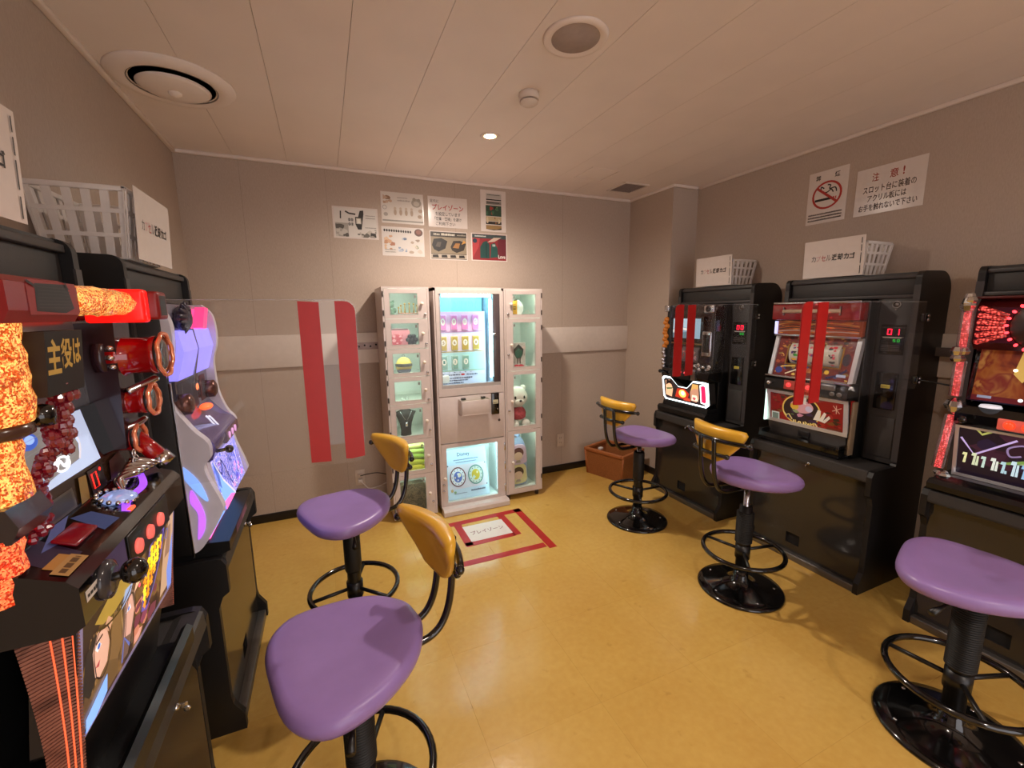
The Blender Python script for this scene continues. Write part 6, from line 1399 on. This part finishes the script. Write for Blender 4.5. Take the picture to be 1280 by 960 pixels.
sh = [('rect', .02, .03, .96, .94, '342c26'), ('text', '車載用トラップ', .2, .83, .4, .1, 'b0a898', .01), ('rect', .02, .22, .96, .58, '8a7c66'), ('poly', [(.05, .5), (.1, .72), (.3, .76), (.46, .66), (.4, .4), (.22, .28), (.1, .36)], '1e1a18'), ('poly', [(.54, .46), (.62, .68), (.8, .7), (.96, .6), (.9, .36), (.7, .26), (.58, .34)], '2c241e'), ('poly', [(.6, .44), (.68, .6), (.8, .6), (.76, .42)], '9a6a34'), ('poly', [(.14, .46), (.2, .62), (.3, .62), (.26, .44)], '504840'), ('poly', [(.84, .56), (.9, .72), (.97, .64)], 'c08a40'), ('rect', .02, .05, .96, .15, 'b0a494')]
sh = [s for s in sh if s[0] != 'text']
for i in range(4): sh.append(('poly', [(.06 + .235 * i, .08), (.06 + .235 * i, .17), (.2 + .235 * i, .18), (.22 + .235 * i, .08)], '241e1a'))
sh += textline(.1, .85, .16, .07, 'c0b8a8', 13) + textline(.3, .85, .36, .08, 'd0c8b8', 14) + textline(.72, .86, .24, .05, '9a9284', 15)
sheet('poster', 'black and tan poster of two dark bags below the red-lettered notice', 'poster', (.776, yw, 1.857), XD, .293, .21, sh, 'laminated posters on the back wall')
sh = [('rect', .22, .8, .6, .12, 'b8b4ae'), ('rect', .22, .76, .6, .03, '24221f'), ('rect', .22, .66, .6, .08, '84807a'), ('rect', .2, .38, .62, .26, '2c4a38'), ('rect', .2, .26, .62, .11, 'b8a480'), ('rect', .2, .18, .62, .07, '34302c'), ('rect', .2, .06, .62, .1, '9a7c50'), ('poly', [(.2, .06), (.82, .06), (.82, .1), (.5, .04)], '382818')] + blobs(8, .22, .4, .8, .62, ['a03830', '3c6a4c', '7a8a58', '1c2c24'], 41, .03, .08) + blobs(6, .22, .2, .8, .36, ['3a3430', '8a5a34', 'd0c0a0'], 42, .03, .08) + textline(.26, .88, .5, .02, '5a5650', 4) + textline(.24, .69, .5, .025, '3a3836', 5)
sheet('poster', 'tall narrow poster stacked with small product photos above the red jacket poster', 'poster', (1.185, yw, 2.086), XD, .212, .31, sh, 'laminated posters on the back wall')
sh = [('rect', .03, .03, .94, .94, '8c2a30'), ('poly', [(.03, .1), (.2, .5), (.25, .9), (.03, .9)], 'b03c40'), ('poly', [(.7, .1), (.75, .9), (.97, .9), (.97, .1)], '6a2630'), ('rect', .03, .82, .94, .14, '3c4a4c'), ('poly', [(.24, .1), (.24, .5), (.32, .68), (.42, .74), (.5, .6), (.5, .1)], '1c4440'), ('poly', [(.52, .12), (.54, .62), (.64, .68), (.72, .5), (.74, .16)], '24504a'), ('rect', .4, .12, .02, .52, '0e2a28'), ('poly', [(.44, .68), (.62, .86), (.84, .88), (.64, .72)], 'c8b0a0'), ('ell', .1, .72, .06, .08, '28384a'), ('rect', .58, .54, .08, .08, 'a8b0a8')] + textline(.1, .87, .3, .05, 'c8ccc8', 6)
sh += [('text', 'Love', .74, .1, .2, .14, 'e8dcd4', .02)]
sheet('poster', 'red poster of two dark green jackets below the tall narrow poster', 'poster', (1.101, yw, 1.86), XD, .304, .21, sh, 'laminated posters on the back wall')
# right wall notices (seen from the room, horizontal runs towards -Y)
YD = (0, -1, 0); xw = XR - .0004
sh = [('text', '禁', .18, .83, .13, .1, '3a3430', .02), ('text', '煙', .66, .83, .13, .1, '3a3430', .02), ('line', smooth_open([(.42, .66), (.34, .7), (.36, .6), (.5, .58), (.6, .62), (.66, .56)], 5), .022, '24201e'), ('line', smooth_open([(.5, .72), (.58, .7), (.56, .64), (.7, .64), (.74, .56)], 5), .022, '24201e'),
      ('rect', .2, .43, .42, .045, '24201e'), ('rect', .66, .43, .04, .045, 'b83828'), ('rect', .72, .43, .03, .045, 'b83828'), ('line', [(.25, .68), (.75, .38)], .045, 'b02c22'), ('ring', .5, .53, .38, .265, .14, 'b02c22')]
for i in range(3): sh += textline(.06, .17 - .055 * i, .86, .03, '5a504c', 80 + i)
sheet('notice', 'white no-smoking notice with red ring beside the caution notice', 'notice', (xw, 1.9, 1.976), YD, .227, .308, sh, 'laminated notices above the slot cabinets')
sh = [('text', '注', .24, .7, .1, .18, 'a84438', .01), ('text', '意', .5, .7, .12, .18, 'a84438', .01), ('text', '!', .68, .71, .025, .17, 'a84438', .02), ('text', 'スロット台に装着の', .12, .46, .76, .16, '4a3c38', .01), ('text', 'アクリル板には', .2, .27, .56, .15, '4a3c38', .01), ('text', 'お手を触れないで下さい', .08, .08, .84, .15, '4a3c38', .01)]
sheet('notice', 'white caution notice with red heading above the wide capsule basket', 'notice', (xw, 1.626, 1.975), YD, .322, .25, sh, 'laminated notices above the slot cabinets')

# ================================================================ CAPSULE RETURN BASKETS
def basket(loc, rz, label, sign=True, tiltx=.06, h=.185):
    """local x along the cabinet front, y towards the wall; sign hangs on the front"""
    t = thing('return_basket', label, 'basket', loc, rz, 'white capsule return baskets on the cabinets')
    w0, w1, d0, d1 = .27, .315, .19, .235
    obj('floor_plate', bx(-w0 / 2, -d0 / 2, 0, w0 / 2, d0 / 2, .006, .002), 'basket', t)
    rim = B()
    for (a, b_, c, d) in ((-w1 / 2, -d1 / 2, w1 / 2, -d1 / 2 + .012), (-w1 / 2, d1 / 2 - .012, w1 / 2, d1 / 2), (-w1 / 2, -d1 / 2, -w1 / 2 + .012, d1 / 2), (w1 / 2 - .012, -d1 / 2, w1 / 2, d1 / 2)):
        rim.box(a, b_, h - .016, c, d, h, .003)
    obj('rim', rim, 'basket', t)
    for zz in (h * .33, h * .66):
        k = zz / h; a = (w0 + (w1 - w0) * k) / 2; b_ = (d0 + (d1 - d0) * k) / 2
        r = B().box(-a, -b_, zz - .006, a, -b_ + .004, zz + .006).box(-a, b_ - .004, zz - .006, a, b_, zz + .006).box(-a, -b_, zz - .006, -a + .004, b_, zz + .006).box(a - .004, -b_, zz - .006, a, b_, zz + .006)
        obj('belt', r, 'basket', t)
    def slat(p0, p1, nx):
        b = B(); q = .0105
        ux = Vector((1, 0, 0)) if nx == 0 else Vector((0, 1, 0)); un = Vector((0, 1, 0)) if nx == 0 else Vector((1, 0, 0))
        rings = []
        for p in (p0, p1):
            p = Vector(p); rings.append([tuple(p + ux * q + un * .002), tuple(p - ux * q + un * .002), tuple(p - ux * q - un * .002), tuple(p + ux * q - un * .002)])
        return b.loft(rings, smooth=False)
    n = 9
    for i in range(n):
        u = -1 + 2 * (i + .0) / (n - 1)
        for s in (-1, 1): obj('slat', slat((u * (w0 / 2 - .004), s * (d0 / 2 - .002), .003), (u * (w1 / 2 - .006), s * (d1 / 2 - .004), h - .008), 0), 'basket', t)
    n = 6
    for i in range(n):
        u = -1 + 2 * (i + .0) / (n - 1)
        for s in (-1, 1): obj('slat', slat((s * (w0 / 2 - .002), u * (d0 / 2 - .006), .003), (s * (w1 / 2 - .004), u * (d1 / 2 - .008), h - .008), 1), 'basket', t)
    return t
def basket_sign(loc, rz, w_, h_, label, lean=0.0, dash=True):
    t = thing('basket_sign', label, 'sign', loc, rz, 'paper signs on the capsule baskets')
    V = Vector((0, math.sin(-lean), math.cos(lean))); b = B()
    p = [Vector((-w_ / 2, 0, 0)), Vector((w_ / 2, 0, 0)), Vector((w_ / 2, 0, 0)) + V * h_, Vector((-w_ / 2, 0, 0)) + V * h_]
    b.add([tuple(q + Vector((0, k, 0))) for k in (0, .0015) for q in p], [(0, 1, 2, 3), (7, 6, 5, 4), (0, 4, 5, 1), (1, 5, 6, 2), (2, 6, 7, 3), (3, 7, 4, 0)])
    o = obj('paper_sheet', b, 'laminate', t)
    x0 = .14
    sh = [('text', 'カ', x0, .44, .075, .15, '3a3432', .01), ('text', 'プ', x0 + .085, .44, .075, .15, 'c89090', .0), ('text', 'セ', x0 + .17, .44, .075, .15, 'b04848', .01), ('text', 'ル', x0 + .255, .44, .08, .15, '5a5450', .0), ('text', '返', x0 + .35, .43, .085, .17, '1c1818', .03), ('text', '却', x0 + .445, .43, .085, .17, '1c1818', .03), ('text', 'カ', x0 + .545, .44, .08, .15, '1c1818', .03), ('text', 'ゴ', x0 + .635, .44, .085, .15, '1c1818', .03)]
    if dash: sh += [('rect', .945, .04, .012, .2, '2a2624'), ('rect', .945, .3, .012, .26, '2a2624'), ('rect', .945, .6, .012, .16, '2a2624'), ('rect', .945, .8, .012, .14, '2a2624')]
    art('lettering', o, p[0], (1, 0, 0), V, w_, h_, sh)
    return t
zt_ = 1.6275
basket((2.748, 2.37, zt_), -PI / 2, 'white slatted basket on the cabinet next to the pillar', h=.175)
basket_sign((2.624, 2.37, zt_), -PI / 2, .312, .205, 'white paper sign on the basket next to the pillar', .03)
basket((2.748, 1.56, zt_), -PI / 2, 'white slatted basket below the caution notice', h=.175)
basket_sign((2.624, 1.562, zt_), -PI / 2, .312, .205, 'white paper sign on the basket below the caution notice', .03)
basket((-.632, 1.865, zt_), PI / 2, 'white slatted basket above the lavender-lit white machine', h=.21)
basket_sign((-.506, 1.87, zt_), PI / 2, .32, .215, 'white paper sign on the basket above the lavender-lit machine', .05, dash=False)
basket((-.632, 1.0, zt_), PI / 2, 'white slatted basket above the orange crystal machine', h=.18)
basket_sign((-.506, 1.005, zt_), PI / 2, .31, .2, 'white paper sign on the basket above the orange crystal machine', .04)

# ================================================================ FLOOR TAPE AND PLAY ZONE SHEET
def tape(pts, label, w_=.052):
    """strip of red tape stuck on the floor along pts"""
    b = B(); (x0, y0), (x1, y1) = pts; d = Vector((x1 - x0, y1 - y0, 0)).normalized(); n_ = Vector((-d.y, d.x, 0)) * w_ / 2
    P_ = [Vector((x0, y0, 0)) - n_, Vector((x1, y1, 0)) - n_, Vector((x1, y1, 0)) + n_, Vector((x0, y0, 0)) + n_]
    b.prism([(p.x, p.y) for p in P_], lambda p, s: (p[0], p[1], s), .0, .0008)
    return tag(obj('floor_tape', b, 'red_tape'), label, 'tape', 'red tape marks on the floor')
tape(((.62, 2.735), (1.24, 2.752)), 'red floor tape strip running along the capsule machine kick board')
tape(((1.215, 2.775), (1.212, 2.19)), 'red floor tape strip running out from the machine corner to the room')
tape(((.55, 2.245), (1.18, 2.24)), 'red floor tape strip closing the zone on the room side')
tape(((1.07, 2.725), (1.075, 2.425)), 'short red floor tape strip at the white sheet beside the bare yellow gap')
tape(((.72, 2.44), (1.06, 2.445)), 'red floor tape strip under the room-side edge of the white sheet')
tape(((.745, 2.72), (.742, 2.425)), 'short red floor tape strip at the white sheet towards the stools')
t = thing('floor_sign', 'white play zone sheet taped flat on the yellow floor', 'sign', (.766, 2.462, .0002))
o = obj('paper_sheet', bx(0, 0, 0, .288, .21, .0012), 'paper', t)
art('lettering', o, (0, 0, .0012), (1, 0, 0), (0, 1, 0), .288, .21, [('text', 'プレイゾーン', .1, .38, .8, .24, '8a4450', .01)])

# ================================================================ SMALL FITTINGS
# wicker bin in the corner: tapered, rotated box
e1 = Vector((.336, -.942, 0)); e2 = Vector((.942, .336, 0)); F = Vector((2.235, 2.845, 0))
L1, L2 = .36, .29
ctr = F - e1 * L1 / 2 + e2 * L2 / 2
t = thing('wicker_bin', 'brown wicker storage bin in the corner by the pillar', 'bin', ctr, math.atan2(e2.y, e2.x))
h = .245; b = B(); a0, c0, a1, c1 = L2 / 2, L1 / 2, L2 / 2 + .016, L1 / 2 + .02
def rect(a, c, z): return [(-a, -c, z), (a, -c, z), (a, c, z), (-a, c, z)]
b.loft([rect(a0, c0, 0), rect(a1, c1, h - .02)], smooth=False, caps=False); b.loft([rect(a0 - .012, c0 - .012, .012), rect(a1 - .012, c1 - .012, h - .02)], smooth=False, caps=False)
b.add(rect(a0, c0, .0), [(0, 1, 2, 3)]); b.add(rect(a0 - .012, c0 - .012, .012), [(0, 1, 2, 3)])
obj('body', b, 'wicker', t, recalc=False)
r = B(); q = .026
r.box(-a1 - .008, -c1 - .008, h - .03, a1 + .008, -c1 + q - .008, h, .006).box(-a1 - .008, c1 - q + .008, h - .03, a1 + .008, c1 + .008, h, .006).box(-a1 - .008, -c1 + q - .008, h - .03, -a1 + q - .008, c1 - q + .008, h, .006).box(a1 - q + .008, -c1 + q - .008, h - .03, a1 + .008, c1 - q + .008, h, .006)
obj('rim', r, mat('wicker_rim', (164, 96, 50), .55, noise=.12, nscale=90, bump=.4, bscale=120), t)
wv = B().box(-.004, -c0 - .004, 0, .004, -c0 + .002, .2)
cn = B()
for sx in (-1, 1):
    for sy in (-1, 1): cn.tube([(sx * a0, sy * c0, .004), (sx * a1, sy * c1, h - .02)], .008, 8)
obj('corner_post', cn, mat('wicker_rim'), t)
obj('paper_scrap', bx(-.06, .1, h - .035, -.02, .13, h - .015, .002), 'paper', t)
# wall outlets
def outlet(x, label, plug):
    t = thing('wall_outlet', label, 'outlet', (x, YB, .0))
    z = .23 if plug else .295
    p = obj('cover_plate', bx(-.036, -.008, z - .06, .036, 0, z + .06, .003), 'outlet', t)
    s = B()
    for zz in (z - .022, z + .022):
        for xx in (-.008, .006): s.box(xx, -.0086, zz - .007, xx + .0025, -.0075, zz + .007)
    obj('socket_slot', s, 'black', p)
    return t
outlet(.165, 'wall outlet with plugs low on the back wall beside the seven-door locker', True)
outlet(1.907, 'empty wall outlet on the back wall between the lockers and the bin', False)
t = thing('power_plug', 'white plug and cord in the outlet beside the seven-door locker', 'plug', (.165, YB - .008, .2), 0)
obj('plug', B().box(-.016, -.03, -.004, .016, 0, .022, .004), 'basket', t)
obj('cord', B().tube(smooth_open([(.0, -.03, .008), (.03, -.05, -.02), (.06, -.05, -.05), (.13, -.03, -.05), (.2, -.025, -.03)], 6), .004, 8), 'basket', t)
t = thing('power_plug', 'dark plug and cord in the outlet beside the seven-door locker', 'plug', (.165, YB - .008, .245), 0)
obj('plug', B().box(-.014, -.028, -.008, .014, 0, .016, .004), 'outlet', t)
obj('cord', B().tube(smooth_open([(.0, -.026, .006), (.05, -.05, .02), (.12, -.05, .02), (.19, -.03, -.01)], 6), .0035, 8), 'black', t)
# perforated plate on the white band by the locker, bracket by machine three
t = thing('perforated_plate', 'metal plate with screw holes on the white band beside the locker', 'bracket', (.2, YB - .018, 1.2), 0)
p = obj('plate', bx(0, -.003, .0, .2, 0, .05, .001), mat('plate_grey', (168, 150, 146), .4, metal=.3), t)
for (x, z) in ((.02, .022), (.06, .03), (.1, .022), (.14, .032)): obj('screw_hole', B().lathe([(0, -.0036), (.007, -.0036), (.007, -.002), (0, -.002)], (x, 0, z), 12, 'y'), 'black', p)
t = thing('wall_bracket', 'grey metal bracket bar on the white band between two slot cabinets', 'bracket', (XR - .018, 1.0, 1.21), 0)
obj('bar', bx(-.05, .0, 0, -.044, .18, .045, .002), mat('bracket_grey', (110, 100, 96), .4, metal=.5), t)
obj('stand_off', B().cyl((-.045, .06, .022), (0, .06, .022), .01, 12).cyl((-.045, .13, .022), (0, .13, .022), .01, 12), 'brushed', t)
obj('bolt', B().lathe([(0, -.006), (.01, -.005), (.012, 0), (0, 0)], (-.05, .155, .022), 12, 'x').lathe([(0, -.006), (.01, -.005), (.012, 0), (0, 0)], (-.05, .03, .022), 12, 'x'), 'chrome', t)
tag(obj('black_line', B().tube([(2.62, 1.125, 1.105), (2.66, 1.1, 1.1), (2.62, .97, 1.095), (2.6, .945, 1.095)], .004, 8), 'black'), 'thin black line between two slot cabinets', 'cord')  # thin black tube from one cabinet's front edge to the next
